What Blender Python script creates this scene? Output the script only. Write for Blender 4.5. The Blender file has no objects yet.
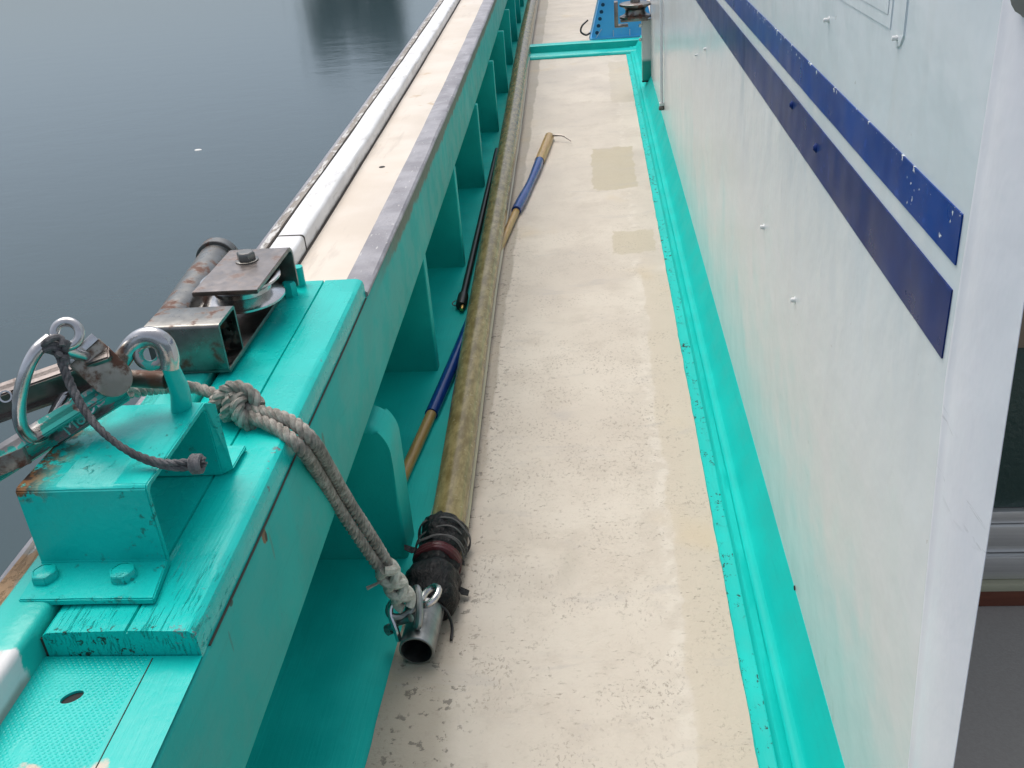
import bpy, bmesh, math, random
import numpy as np
from mathutils import Vector, Matrix, noise as mn
random.seed(7)
S = bpy.context.scene
COL = S.collection

# ------------------------------------------------------------------ camera, sky, sun, exposure
cam = bpy.data.cameras.new('camera')
cam.lens = 34.266; cam.sensor_width = 36; cam.clip_start = 0.02; cam.clip_end = 4000
co = bpy.data.objects.new('camera', cam); COL.objects.link(co)
CAMR = Matrix(((0.99444, 0.033262, 0.099913), (0.071735, 0.480623, -0.873988), (-0.077091, 0.876296, 0.475565)))
CAMC = Vector((0, 0, 1.5))
mw = CAMR.to_4x4(); mw.translation = CAMC
co.matrix_world = mw
S.camera = co

SUN_EL, SUN_ROT = math.radians(62), math.radians(-35)      # high, veiled sun ahead to the left
wd = bpy.data.worlds.new('World'); S.world = wd; wd.use_nodes = True
wn, wl = wd.node_tree.nodes, wd.node_tree.links
bg = wn['Background']; bg.inputs[1].default_value = 0.15
sky = wn.new('ShaderNodeTexSky'); sky.sky_type = 'NISHITA'; sky.sun_disc = False
sky.sun_elevation = SUN_EL; sky.sun_rotation = SUN_ROT
sky.air_density = 1.0; sky.dust_density = 3.0; sky.ozone_density = 1.0
hs = wn.new('ShaderNodeHueSaturation'); hs.inputs['Saturation'].default_value = 0.44   # overcast: the cloud layer greys the sky
wl.new(sky.outputs[0], hs.inputs['Color'])
# cloud layer: darker and bluer towards the horizon, like a real overcast sky
tc_ = wn.new('ShaderNodeTexCoord'); sp_ = wn.new('ShaderNodeSeparateXYZ'); wl.new(tc_.outputs['Generated'], sp_.inputs[0])
rp_ = wn.new('ShaderNodeValToRGB'); wl.new(sp_.outputs[2], rp_.inputs[0])
rp_.color_ramp.elements[0].color = (.43, .50, .585, 1); rp_.color_ramp.elements[1].color = (1.15, 1.13, 1.10, 1); rp_.color_ramp.elements[1].position = .8
mu_ = wn.new('ShaderNodeMix'); mu_.data_type = 'RGBA'; mu_.blend_type = 'MULTIPLY'; mu_.inputs[0].default_value = 1
wl.new(hs.outputs[0], mu_.inputs[6]); wl.new(rp_.outputs[0], mu_.inputs[7]); wl.new(mu_.outputs[2], bg.inputs[0])
sl = bpy.data.lights.new('sun', 'SUN'); sl.energy = 1.2; sl.angle = math.radians(50); sl.color = (1, .95, .88)
so = bpy.data.objects.new('sun', sl); COL.objects.link(so)
sdir = Vector((math.sin(SUN_ROT) * math.cos(SUN_EL), math.cos(SUN_ROT) * math.cos(SUN_EL), math.sin(SUN_EL)))
so.rotation_euler = sdir.to_track_quat('Z', 'Y').to_euler()
S.view_settings.view_transform = 'Standard'; S.view_settings.look = 'None'
S.view_settings.gamma = 1; S.view_settings.use_curve_mapping = False
S.view_settings.exposure = 0.42

# ------------------------------------------------------------------ helpers
def at(u, v, x=None, y=None, z=None):
    """the point seen at photo pixel (u, v) on the plane x=, y= or z="""
    d = CAMR @ Vector((u - 512, -(v - 384), -974.688))
    k = (x - CAMC.x) / d.x if x is not None else (y - CAMC.y) / d.y if y is not None else (z - CAMC.z) / d.z
    return CAMC + d * k

def tag(o, label=None, cat=None, group=None, kind=None):
    if label: o['label'] = label
    if cat: o['category'] = cat
    if group: o['group'] = group
    if kind: o['kind'] = kind
    return o

def thing(name, loc, label, cat, group=None):
    o = bpy.data.objects.new(name, None); COL.objects.link(o); o.location = loc
    o.empty_display_size = .05
    return tag(o, label, cat, group)

def wloc(o):
    v = Vector((0, 0, 0))
    while o is not None:
        v += o.location; o = o.parent
    return v

def obj(name, bm, mat, parent=None, smooth=True, angle=35):
    """link bm (world coordinates) as ONE mesh object"""
    o0 = wloc(parent) if parent else Vector((0, 0, 0))
    bm.normal_update()
    me = bpy.data.meshes.new(name)
    bmesh.ops.translate(bm, verts=bm.verts, vec=-o0)
    bm.to_mesh(me); bm.free()
    for m in (mat if isinstance(mat, (list, tuple)) else [mat]): me.materials.append(m)
    if smooth:
        me.polygons.foreach_set('use_smooth', [True] * len(me.polygons))
        try: me.set_sharp_from_angle(angle=math.radians(angle))
        except Exception: pass
    o = bpy.data.objects.new(name, me); COL.objects.link(o)
    if parent: o.parent = parent
    return o

NB = bmesh.new
def box(bm, a, b, bev=0.0, seg=2, rot=None, piv=None):
    a, b = Vector(a), Vector(b)
    r = bmesh.ops.create_cube(bm, size=1.0)
    vs = r['verts']; c = (a + b) / 2; s = b - a
    for v in vs: v.co = Vector((v.co.x * s.x, v.co.y * s.y, v.co.z * s.z)) + c
    if bev > 0:
        es = list({e for v in vs for e in v.link_edges})
        g = bmesh.ops.bevel(bm, geom=es, offset=bev, segments=seg, profile=.6, affect='EDGES')
        vs = list({v for f in g['faces'] for v in f.verts} | {v for v in vs if v.is_valid})
    if rot is not None:
        p = Vector(piv) if piv is not None else c
        for v in vs: v.co = rot @ (v.co - p) + p
    return vs

def frames_along(pts):
    n = len(pts); T = []
    for i in range(n):
        T.append((pts[min(i + 1, n - 1)] - pts[max(i - 1, 0)]).normalized())
    u = Vector((0, 0, 1)) if abs(T[0].z) < .9 else Vector((1, 0, 0))
    N = []
    for t in T:
        u = (u - t * u.dot(t)).normalized(); N.append(u.copy())
    return T, N, [t.cross(k) for t, k in zip(T, N)]

def spline(pts, n):
    pts = [Vector(p) for p in pts]
    P = [pts[0] * 2 - pts[1]] + pts + [pts[-1] * 2 - pts[-2]]
    L = [0]
    for i in range(len(pts) - 1): L.append(L[-1] + (pts[i + 1] - pts[i]).length)
    out = []
    for k in range(n):
        s = L[-1] * k / (n - 1)
        i = 0
        while i < len(pts) - 2 and L[i + 1] < s: i += 1
        t = (s - L[i]) / max(1e-9, L[i + 1] - L[i])
        a, b, c, d = P[i:i + 4]
        out.append(.5 * ((2 * b) + (c - a) * t + (2 * a - 5 * b + 4 * c - d) * t * t + (3 * b - a - 3 * c + d) * t ** 3))
    return out

def tube(bm, pts, r, seg=12, cap=True, closed=False, flat=1.0):
    pts = [Vector(p) for p in pts]; n = len(pts)
    T, N, B = frames_along(pts)
    if closed:
        T = [(pts[(i + 1) % n] - pts[i - 1]).normalized() for i in range(n)]
        c = sum(pts, Vector()) / n
        B = [((p - c) - t * (p - c).dot(t)).normalized() for p, t in zip(pts, T)]
        N = [b.cross(t) for b, t in zip(B, T)]
    rings = []
    for i in range(n):
        rr = r(i / (n - 1)) if callable(r) else r
        ring = []
        for k in range(seg):
            a = 2 * math.pi * k / seg
            ring.append(bm.verts.new(pts[i] + (N[i] * math.cos(a) * flat + B[i] * math.sin(a)) * rr))
        rings.append(ring)
    m = n if closed else n - 1
    for i in range(m):
        A, C = rings[i], rings[(i + 1) % n]
        for k in range(seg): bm.faces.new((A[k], A[(k + 1) % seg], C[(k + 1) % seg], C[k]))
    if cap and not closed:
        bm.faces.new(rings[0][::-1]); bm.faces.new(rings[-1])
    return rings

def lathe(bm, p0, p1, prof, seg=32, disp=None):
    """prof: list of (t along p0->p1 in 0..1, radius)"""
    p0, p1 = Vector(p0), Vector(p1); ax = (p1 - p0).normalized()
    u = Vector((0, 0, 1)) if abs(ax.z) < .9 else Vector((1, 0, 0))
    u = (u - ax * u.dot(ax)).normalized(); w = ax.cross(u)
    rings = []
    for t, r in prof:
        ring = []
        for k in range(seg):
            a = 2 * math.pi * k / seg
            rr = r * (disp(t, a) if disp else 1)
            ring.append(bm.verts.new(p0 + (p1 - p0) * t + (u * math.cos(a) + w * math.sin(a)) * rr))
        rings.append(ring)
    for A, C in zip(rings, rings[1:]):
        for k in range(seg): bm.faces.new((A[k], A[(k + 1) % seg], C[(k + 1) % seg], C[k]))
    if prof[0][1] > 1e-5: bm.faces.new(rings[0][::-1])
    if prof[-1][1] > 1e-5: bm.faces.new(rings[-1])

def pipe(bm, p0, p1, ro, ri, seg=32, e=.0015):
    L = (Vector(p1) - Vector(p0)).length; k = e / L
    lathe_open(bm, p0, p1, [(0, ri), (0, ro - e), (k, ro), (1 - k, ro), (1, ro - e), (1, ri), (0, ri)], seg)
def lathe_open(bm, p0, p1, prof, seg=32):
    p0, p1 = Vector(p0), Vector(p1); ax = (p1 - p0).normalized()
    u = Vector((0, 0, 1)) if abs(ax.z) < .9 else Vector((1, 0, 0))
    u = (u - ax * u.dot(ax)).normalized(); w = ax.cross(u)
    rings = []
    for t, r in prof[:-1]:
        rings.append([bm.verts.new(p0 + (p1 - p0) * t + (u * math.cos(2 * math.pi * k / seg) + w * math.sin(2 * math.pi * k / seg)) * r) for k in range(seg)])
    rings.append(rings[0])
    for A, C in zip(rings, rings[1:]):
        for k in range(seg): bm.faces.new((A[k], A[(k + 1) % seg], C[(k + 1) % seg], C[k]))

def hexbolt(bm, c, ax, r, h):
    c, ax = Vector(c), Vector(ax).normalized()
    lathe(bm, c - ax * .002, c + ax * h, [(0, r), (.78, r), (.95, r * .9), (1, r * .82), (1, 0)], seg=6)

def prism(bm, outline, thick, mat3, bev=0.0, seg=2):
    """outline: 2D points; mat3 maps (a, b, thickness) to world: (origin, A, B, C)"""
    O, A, B, C = [Vector(k) for k in mat3]
    f0 = [bm.verts.new(O + A * p[0] + B * p[1]) for p in outline]
    f1 = [bm.verts.new(O + A * p[0] + B * p[1] + C * thick) for p in outline]
    F = [bm.faces.new(f0[::-1]), bm.faces.new(f1)]
    n = len(outline)
    for i in range(n): bm.faces.new((f0[i], f0[(i + 1) % n], f1[(i + 1) % n], f1[i]))
    if bev > 0:
        es = [e for f in F for e in f.edges]
        bmesh.ops.bevel(bm, geom=es, offset=bev, segments=seg, profile=.6, affect='EDGES')

def rrect(d0, d1, z0, z1, r, n=3, rb=None):
    """rounded rectangle in (d, z)"""
    rb = r if rb is None else rb
    out = []
    for cx, cz, a0, q in ((d0, z0, 180, rb), (d1, z0, 270, rb), (d1, z1, 0, r), (d0, z1, 90, r)):
        sx = 1 if cx == d0 else -1; sz = 1 if cz == z0 else -1
        for k in range(n + 1):
            a = math.radians(a0 + 90 * k / n)
            out.append((cx + sx * q + q * math.cos(a), cz + sz * q + q * math.sin(a)))
    return out

# bulwark plan curve: x of its inboard face at distance y, and the widening of the cap forward
_by = [-1, .7, .95, 1.6, 2.22, 3.5, 7.0, 9, 12, 16]
_bx = [-.49, -.521, -.522, -.53, -.542, -.58, -.695, -.765, -.875, -1.03]
def xb(y): return float(np.interp(y, np.linspace(-1, 16, 200), _bs))
from numpy import interp
_f = np.poly1d(np.polyfit(_by, _bx, 4)); _bs = _f(np.linspace(-1, 16, 200))
def wid(y): return 1 + .03 * max(0, y - 2.2)
def bpt(d, y, z): return Vector((xb(y) - d * wid(y), y, z))

def sweep(bm, prof, ys, pos=bpt, cap=True, jit=0.0, closed=True):
    rings = []
    for y in ys:
        pr = prof(y) if callable(prof) else prof
        ring = []
        for i, (d, z) in enumerate(pr):
            q = mn.noise(Vector((y * 3.1, i * .7, z * 9))) * jit if jit else 0
            ring.append(bm.verts.new(pos(d + q * .6, y, z + q)))
        rings.append(ring)
    n = len(rings[0])
    for A, C in zip(rings, rings[1:]):
        for k in range(n if closed else n - 1):
            bm.faces.new((A[k], A[(k + 1) % n], C[(k + 1) % n], C[k]))
    if cap and closed:
        bm.faces.new(rings[0]); bm.faces.new(rings[-1][::-1])
    bmesh.ops.recalc_face_normals(bm, faces=bm.faces)

def yr(a, b, step): 
    n = max(2, int(round((b - a) / step)) + 1)
    return [a + (b - a) * i / (n - 1) for i in range(n)]

# ------------------------------------------------------------------ material helper
class Mat:
    def __init__(s, name, col=(.5, .5, .5), rough=.5, metal=0, spec=.5, coat=0, coat_rough=.1):
        s.m = bpy.data.materials.new(name); s.m.use_nodes = True
        s.n, s.l = s.m.node_tree.nodes, s.m.node_tree.links
        s.b = s.n['Principled BSDF']
        s.b.inputs['Base Color'].default_value = (*col, 1)
        s.b.inputs['Roughness'].default_value = rough
        s.b.inputs['Metallic'].default_value = metal
        s.b.inputs['Specular IOR Level'].default_value = spec
        s.b.inputs['Coat Weight'].default_value = coat
        s.b.inputs['Coat Roughness'].default_value = coat_rough
        g = s.n.new('ShaderNodeNewGeometry'); s.P = g.outputs['Position']; s.Nrm = g.outputs['Normal']
        sx = s.n.new('ShaderNodeSeparateXYZ'); s.l.new(s.P, sx.inputs[0]); s.x, s.y, s.z = sx.outputs
    def lk(s, v, sock):
        if isinstance(v, bpy.types.NodeSocket): s.l.new(v, sock)
        elif isinstance(v, (tuple, list)) and len(v) == 3 and sock.type == 'RGBA': sock.default_value = (*v, 1)
        else: sock.default_value = v
    def scaled(s, sc, src=None, off=(0, 0, 0)):
        n = s.n.new('ShaderNodeMapping'); s.lk(src or s.P, n.inputs[0]); n.inputs['Scale'].default_value = sc; n.inputs['Location'].default_value = off
        return n.outputs[0]
    def noise(s, scale, detail=4, rough=.55, vec=None, dist=0):
        n = s.n.new('ShaderNodeTexNoise'); n.inputs['Scale'].default_value = scale; n.inputs['Detail'].default_value = detail
        n.inputs['Roughness'].default_value = rough; n.inputs['Distortion'].default_value = dist
        s.l.new(vec or s.P, n.inputs['Vector']); return n.outputs[0]
    def voro(s, scale, vec=None, feat='F1', out='Distance'):
        n = s.n.new('ShaderNodeTexVoronoi'); n.inputs['Scale'].default_value = scale; n.feature = feat
        s.l.new(vec or s.P, n.inputs['Vector']); return n.outputs[out]
    def mth(s, op, a, b=0, c=0):
        n = s.n.new('ShaderNodeMath'); n.operation = op
        for v, k in zip((a, b, c), n.inputs): s.lk(v, k)
        return n.outputs[0]
    def step(s, v, lo, hi):       # smooth 0..1
        n = s.n.new('ShaderNodeMapRange'); n.interpolation_type = 'SMOOTHSTEP'
        s.lk(v, n.inputs[0]); s.lk(lo, n.inputs[1]); s.lk(hi, n.inputs[2]); return n.outputs[0]
    def band(s, v, lo, hi, soft):
        return s.mth('MULTIPLY', s.step(v, lo - soft, lo + soft), s.mth('SUBTRACT', 1, s.step(v, hi - soft, hi + soft)))
    def mul(s, *a):
        r = a[0]
        for k in a[1:]: r = s.mth('MULTIPLY', r, k)
        return r
    def add(s, *a):
        r = a[0]
        for k in a[1:]: r = s.mth('ADD', r, k)
        return r
    def mix(s, f, a, b):
        n = s.n.new('ShaderNodeMix'); n.data_type = 'RGBA'; s.lk(f, n.inputs[0]); s.lk(a, n.inputs[6]); s.lk(b, n.inputs[7]); return n.outputs[2]
    def mixf(s, f, a, b):
        n = s.n.new('ShaderNodeMix'); n.data_type = 'FLOAT'; s.lk(f, n.inputs[0]); s.lk(a, n.inputs[2]); s.lk(b, n.inputs[3]); return n.outputs[0]
    def bump(s, h, strength=.3, dist=.01, prev=None):
        n = s.n.new('ShaderNodeBump'); n.inputs['Strength'].default_value = strength; n.inputs['Distance'].default_value = dist
        s.l.new(h, n.inputs['Height'])
        if prev is not None: s.l.new(prev, n.inputs['Normal'])
        return n.outputs[0]
    def set(s, col=None, rough=None, normal=None, metal=None):
        if col is not None: s.lk(col, s.b.inputs['Base Color'])
        if rough is not None: s.lk(rough, s.b.inputs['Roughness'])
        if metal is not None: s.lk(metal, s.b.inputs['Metallic'])
        if normal is not None: s.l.new(normal, s.b.inputs['Normal'])
        return s.m

# ------------------------------------------------------------------ materials
TEAL = (.002, .51, .46)
def teal_paint(name, base=TEAL, chips=.0, chip_col=(.12, .07, .035), rough=.32, lump=.3, spec=.34, grain=False, pads=False, wear=None):
    M = Mat(name, rough=rough)
    n1, n2 = M.noise(6, 5), M.noise(28, 4)
    c = M.mix(M.step(n1, .35, .7), tuple(k * .92 for k in base), tuple(min(1, k * 1.05 + .002) for k in base))
    c = M.mix(M.mul(M.step(M.noise(3.2, 6, .65),   .52, .75), .13), c, tuple(k * 1.12 + .012 for k in base))
    M.b.inputs['Specular IOR Level'].default_value = spec
    lumps = M.add(M.mul(n2, .6), M.mul(M.noise(90, 3), .12), M.mul(n1, 1.2))
    c = M.mix(M.mul(M.step(M.noise(1, 5, .7, M.scaled((60, 5, 60), off=(.4, .2, .1)), .8), .54, .72), .30), c, tuple(k * .70 for k in base))
    # brushed streaks along the boat
    br = M.noise(1, 3, .6, M.scaled((190, 7, 190)))
    nor = M.bump(lumps, lump, .005)
    nor = M.bump(br, .18, .003, nor)
    if grain:      # open wood grain and cracks showing through the paint at the near end
        g = M.noise(1, 5, .7, M.scaled((260, 14, 40)), .6)
        near = M.mth('SUBTRACT', 1, M.step(M.y, .92, 1.08))
        cr = M.mul(M.step(g, .56, .66), near)
        c = M.mix(M.mul(cr, .55), c, (.006, .20, .17))
        nor = M.bump(M.mul(cr, -1), .6, .004, nor)
    if pads:       # moulded non-skid texture: rows of small dimples
        sx = M.mth('SINE', M.mul(M.x, 2 * math.pi / .0075)); sy = M.mth('SINE', M.mul(M.y, 2 * math.pi / .0085))
        gr = M.mul(M.mth('MAXIMUM', M.mul(sx, sy), 0), M.mth('SUBTRACT', 1, M.step(M.x, -.592, -.586)))
        gr = M.mul(gr, M.step(M.noise(14, 3), .3, .5))
        nor = M.bump(M.mul(gr, -1), .35, .002, nor)
        c = M.mix(M.mul(gr, .16), c, (.010, .36, .32))
        lost = M.mth('SUBTRACT', 1, M.step(M.add(M.y, M.mul(M.add(M.noise(18, 5), -.5), .10)), .692, .700))
        c = M.mix(lost, c, (.55, .47, .38))
    r = M.mixf(M.step(M.noise(12, 4), .4, .65), rough * .9, rough * 1.15)
    if chips > 0:
        ch = M.step(M.noise(34, 6, .7), .74 - chips, .77 - chips)
        ch = M.mul(ch, M.step(M.noise(4.5, 3), .50, .58))
        c = M.mix(ch, c, M.mix(M.noise(60, 3), chip_col, tuple(k * .35 for k in chip_col)))
        nor = M.bump(M.mul(ch, -1), .5, .004, nor)
        r = M.mixf(ch, r, .75)
    if wear:
        c, nor, r = wear(M, c, nor, r)
    return M.set(c, r, nor)

def beam_wear(M, c, nor, r):
    # upper edge of the inboard face, forward of the block: paint rubbed down to grey-brown
    z = M.add(M.z, M.mul(M.add(M.noise(22, 6, .7), -.5), .055), M.mul(M.add(M.noise(5, 3), -.5), .03))
    m = M.mul(M.step(z, .598, .618), M.step(M.y, 1.98, 2.5))
    c = M.mix(M.mul(m, .85), c, M.mix(M.noise(50, 4), (.30, .25, .18), (.13, .105, .075)))
    r = M.mixf(m, r, .7)
    # long crack under the block, rust weeps, drips
    ck = M.add(M.z, M.mul(M.add(M.noise(7, 4), -.5), .012))
    weep = M.mul(M.step(M.noise(1, 4, .6, M.scaled((10, 26, 3))), .62, .70), M.step(M.z, .54, .64), M.mth('SUBTRACT', 1, M.step(M.y, 1.5, 2.0)))
    c = M.mix(M.mul(weep, .16), c, (.10, .13, .08))
    def spot(y0, z0, ry, rz, col, k=.9):
        nonlocal c
        dy = M.mul(M.add(M.y, -y0, M.mul(M.add(M.noise(60, 4), -.5), ry * .9)), 1 / ry); dz = M.mul(M.add(M.z, -z0, M.mul(M.add(M.noise(45, 4), -.5), rz * .8)), 1 / rz)
        m = M.mth('SUBTRACT', 1, M.step(M.add(M.mul(dy, dy), M.mul(dz, dz)), .6, 1.1))
        c = M.mix(M.mul(m, k), c, col)
    spot(1.140, .634, .010, .014, (.20, .085, .03)); spot(1.147, .628, .005, .010, (.03, .02, .012)); spot(.985, .640, .006, .005, (.04, .03, .02), .8); spot(1.50, .575, .008, .022, (.10, .12, .07), .55); spot(1.16, .600, .004, .030, (.12, .17, .11), .4); spot(.955, .600, .003, .020, (.05, .20, .16), .6)
    scr = M.mul(M.mth('SUBTRACT', 1, M.step(M.y, 1.6, 2.2)), M.step(M.noise(1, 3, .5, M.scaled((5, 60, 22), off=(.3, .1, .7)), 1.2), .66, .69))
    c = M.mix(M.mul(scr, .16), c, (.02, .20, .17))
    return c, nor, r

def block_wear(M, c, nor, r):
    rim = M.mul(M.step(M.x, -.562, -.552), M.band(M.z, .670, .6905, .002), M.step(M.noise(38, 6, .75), .60, .63), M.step(M.noise(3.1, 2), .45, .56))
    c = M.mix(rim, c, M.mix(M.noise(80, 2), (.30, .26, .30), (.05, .03, .02)))
    low = M.mul(M.mth('SUBTRACT', 1, M.step(M.y, .882, .892)), M.step(M.noise(55, 5, .75), .56, .60))
    c = M.mix(low, c, (.02, .05, .04))
    return c, nor, M.mixf(rim, r, .8)

def bracket_wear(M, c, nor, r):
    # rust at the outboard top edge
    m = M.mul(M.step(M.z, .795, .812), M.mth('SUBTRACT', 1, M.step(M.x, -.775, -.715)), M.step(M.noise(26, 6, .7), .46, .54))
    c = M.mix(m, c, M.mix(M.step(M.noise(70, 4), .45, .6), (.22, .10, .035), (.05, .03, .02)))
    e = M.mul(M.step(M.noise(60, 6, .75), .58, .62), M.step(M.noise(7, 3), .46, .56))
    c = M.mix(M.mul(e, .8), c, (.02, .16, .13))
    nor = M.bump(M.mul(M.add(e, m), -1), .6, .003, nor)
    return c, nor, M.mixf(m, r, .8)

m_teal = teal_paint('teal_gloss_paint', chips=.02)
m_teal_block = teal_paint('teal_block_paint', grain=True, chips=.0, wear=block_wear, rough=.28)
m_teal_beam = teal_paint('teal_beam_paint', base=(.014, .41, .36), wear=beam_wear, rough=.5, lump=.12, spec=.2)
m_teal_in = teal_paint('teal_inside_paint', base=(.005, .44, .39), rough=.5, lump=.10, spec=.25, chips=.01, chip_col=(.05, .06, .05))
m_teal_floor = teal_paint('teal_waterway_paint', rough=.5, lump=.10, spec=.28, chips=.015, chip_col=(.06, .08, .07))
m_teal_pad = teal_paint('teal_pad_paint', pads=True, chips=.02, chip_col=(.4, .3, .22))
m_teal_bracket = teal_paint('teal_bracket_paint', wear=bracket_wear, rough=.33, lump=.5)

def wear_coaming(M, c, nor, r):
    e = M.mul(M.mth('SUBTRACT', 1, M.step(M.z, .0115, .014)), M.step(M.noise(1, 6, .75, M.scaled((60, 40, 60)), .5), .57, .60), M.step(M.noise(4, 3), .42, .52))
    c = M.mix(e, c, (.015, .035, .03))
    return c, nor, r
m_teal_coam = teal_paint('teal_coaming_paint', wear=wear_coaming, rough=.5, lump=.07, spec=.16)

# deck: cream non-skid with worn grit, patches of newer coating, a smoother margin
def deck_material():
    M = Mat('cream_nonskid_deck', rough=.6)
    big = M.noise(2.3, 5, .6)
    c = M.mix(M.step(big, .3, .7), (.50, .435, .36), (.585, .525, .45))
    c = M.mix(M.mul(M.step(M.noise(7, 6, .7), .46, .70), .45), c, (.42, .36, .295))
    # greyer, dirtier foredeck
    c = M.mix(M.mul(M.step(M.y, 8.2, 9.4), M.step(M.noise(1, 5, .65, M.scaled((2.4, 5.5, 1))), .35, .7), .55), c, (.40, .35, .27))
    # darker strip along the pole, its edge wobbling
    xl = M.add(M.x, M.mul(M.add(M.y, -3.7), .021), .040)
    tone = M.mul(M.mth('SUBTRACT', 1, M.step(M.add(xl, M.mul(M.add(M.noise(4, 4), -.5), .05)), M.mixf(M.step(M.y, 1.7, 2.6), -.385, -.350), M.mixf(M.step(M.y, 1.7, 2.6), -.315, -.338))), .70)
    c = M.mix(tone, c, (.29, .25, .19))
    # smooth margin along the cabin, with wobbling edge
    xm = M.add(M.x, M.mul(M.add(M.noise(5.5, 5, .6), -.5), .09))
    mar = M.mul(M.step(xm, .135, .142), M.mth('SUBTRACT', 1, M.step(M.y, 3.6, 3.7)))
    edge = M.mul(M.band(xm, .108, .140, .012), M.step(M.noise(20, 4), .45, .6))
    c = M.mix(M.mul(mar, .65), c, (.50, .43, .335))
    c = M.mix(M.mul(edge, .6), c, (.62, .56, .485))
    # newer patches
    wob = M.mul(M.add(M.noise(9, 5, .6), -.5), .16)
    def patch(x0, x1, y0, y1, k, col):
        nonlocal c
        px_, py_ = M.add(M.x, M.mul(wob, .35)), M.add(M.y, wob)
        m = M.mul(M.band(px_, x0, x1, .004), M.band(py_, y0, y1, .01))
        c = M.mix(M.mul(m, k), c, col)
    patch(-.057, .165, 4.74, 5.50, .85, (.435, .375, .265))
    patch(.03, .21, 3.86, 4.12, .8, (.46, .40, .295))
    patch(.07, .23, 6.6, 8.0, .7, (.47, .41, .32))
    # worn grit: fine dark pits, mostly on the near half, in clusters
    pit = M.step(M.noise(1, 4, .7, M.scaled((130, 85, 100))), .555, .62)
    pit2 = M.step(M.noise(1, 5, .7, M.scaled((60, 105, 60))), .61, .66)
    cl = M.mth('MAXIMUM', M.step(M.noise(5.5, 5, .65), .44, .62), M.mul(M.band(M.y, 2.05, 3.1, .25), M.mth('SUBTRACT', 1, M.step(M.x, .05, .13)), M.step(M.noise(7, 4), .35, .6)))
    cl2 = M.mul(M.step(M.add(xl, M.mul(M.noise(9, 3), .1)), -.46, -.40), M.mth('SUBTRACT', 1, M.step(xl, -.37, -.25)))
    near = M.mixf(M.step(M.y, 2.6, 5.5), 1, .25)
    c = M.mix(M.mul(pit, cl, near, .6), c, (.24, .20, .16))
    c = M.mix(M.mul(pit2, M.step(M.noise(3.3, 4), .43, .57), near, .6), c, (.20, .165, .13))
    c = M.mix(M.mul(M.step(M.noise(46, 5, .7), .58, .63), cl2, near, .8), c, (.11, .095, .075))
    # grey scuffs
    sc = M.step(M.noise(1, 6, .7, M.scaled((3, 9, 1)), 1.0), .55, .72)
    c = M.mix(M.mul(sc, .40), c, (.385, .35, .325))
    # a few yellow-brown stains
    c = M.mix(M.mul(M.step(M.noise(2.9, 3, .5, M.scaled((1, .8, 1), off=(3, 1, 0))), .60, .74), .30), c, (.55, .42, .24))
    rows = M.noise(1, 5, .7, M.scaled((14, 60, 30)))
    h = M.add(M.mul(M.noise(170, 4, .7), .6), M.mul(rows, .8), M.mul(M.noise(30, 4), 1.0))
    nor = M.bump(h, .40, .004)
    nor = M.bump(M.mul(pit2, -1), .35, .003, nor)
    return M.set(c, M.mixf(M.step(big, .3, .7), .42, .68), nor)
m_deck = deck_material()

def white_wall():
    M = Mat('white_gloss_wall', rough=.2, coat=.0, spec=.4)
    n = M.noise(1.6, 4)
    c = M.mix(M.step(n, .3, .7), (.66, .72, .755), (.73, .785, .82))
    # lower half a little less blue, fine vertical run marks
    c = M.mix(M.mul(M.mth('SUBTRACT', 1, M.step(M.add(M.z, M.mul(n, .5)), .75, 1.35)), .8), c, (.69, .69, .685))
    run = M.step(M.noise(1, 5, .6, M.scaled((1, 22, 1.1))), .52, .75)
    c = M.mix(M.mul(run, .10), c, (.50, .50, .47))
    gr = M.mul(M.step(M.noise(1, 4, .6, M.scaled((1, 9, 4))), .58, .72), M.mth('SUBTRACT', 1, M.step(M.z, .12, .30)))
    c = M.mix(M.mul(gr, .35), c, (.45, .46, .40))
    spots = M.mul(M.step(M.noise(40, 3), .735, .75), .4)
    c = M.mix(spots, c, (.45, .43, .40))
    nor = M.bump(M.noise(2.2, 3), .25, .05)
    nor = M.bump(M.noise(11, 3), .10, .02, nor)
    return M.set(c, M.mixf(M.noise(4, 4), .16, .30), nor)
m_wall = white_wall()
def white_post():
    M = Mat('white_corner_paint', rough=.35)
    c = M.mix(M.step(M.noise(5, 5), .35, .7), (.76, .76, .82), (.82, .82, .87))  # lighter than the wall: the board's sky-lit brightness put into its colour
    sc = M.mul(M.step(M.noise(1, 5, .6, M.scaled((12, 12, 60)), .8), .60, .70), M.band(M.z, .84, .92, .03))
    c = M.mix(M.mul(sc, .55), c, (.28, .28, .30))
    return M.set(c, .38, M.bump(M.noise(9, 4), .15, .02))
m_post = white_post()

def stripe(name, a, b, chips):
    M = Mat(name, rough=.3)
    c = M.mix(M.step(M.noise(9, 5), .3, .7), a, b)
    f = M.mul(M.step(M.noise(26, 5, .7), .60, .68), .3)
    c = M.mix(f, c, tuple(k * 1.9 + .02 for k in b))
    if chips:
        ch = M.mul(M.step(M.noise(75, 3, .6), .69, .71), M.mth('SUBTRACT', 1, M.step(M.y, 1.10, 1.35)))
        c = M.mix(ch, c, (.72, .74, .75))
        ch2 = M.mul(M.step(M.noise(60, 4, .6), .60, .63), M.step(M.z, 1.130, 1.133))
        c = M.mix(ch2, c, (.7, .72, .73))
    M.b.inputs['Specular IOR Level'].default_value = .13
    st = M.mul(M.step(M.noise(1, 4, .6, M.scaled((1, 30, 2.5))), .68, .78), .15)
    c = M.mix(st, c, (.5, .52, .56))
    nor = M.bump(M.noise(2.2, 3), .25, .05)
    return M.set(c, M.mixf(M.noise(14, 4), .22, .38), nor)
m_navy = stripe('navy_stripe_paint', (.005, .018, .115), (.008, .030, .165), False)
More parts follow.
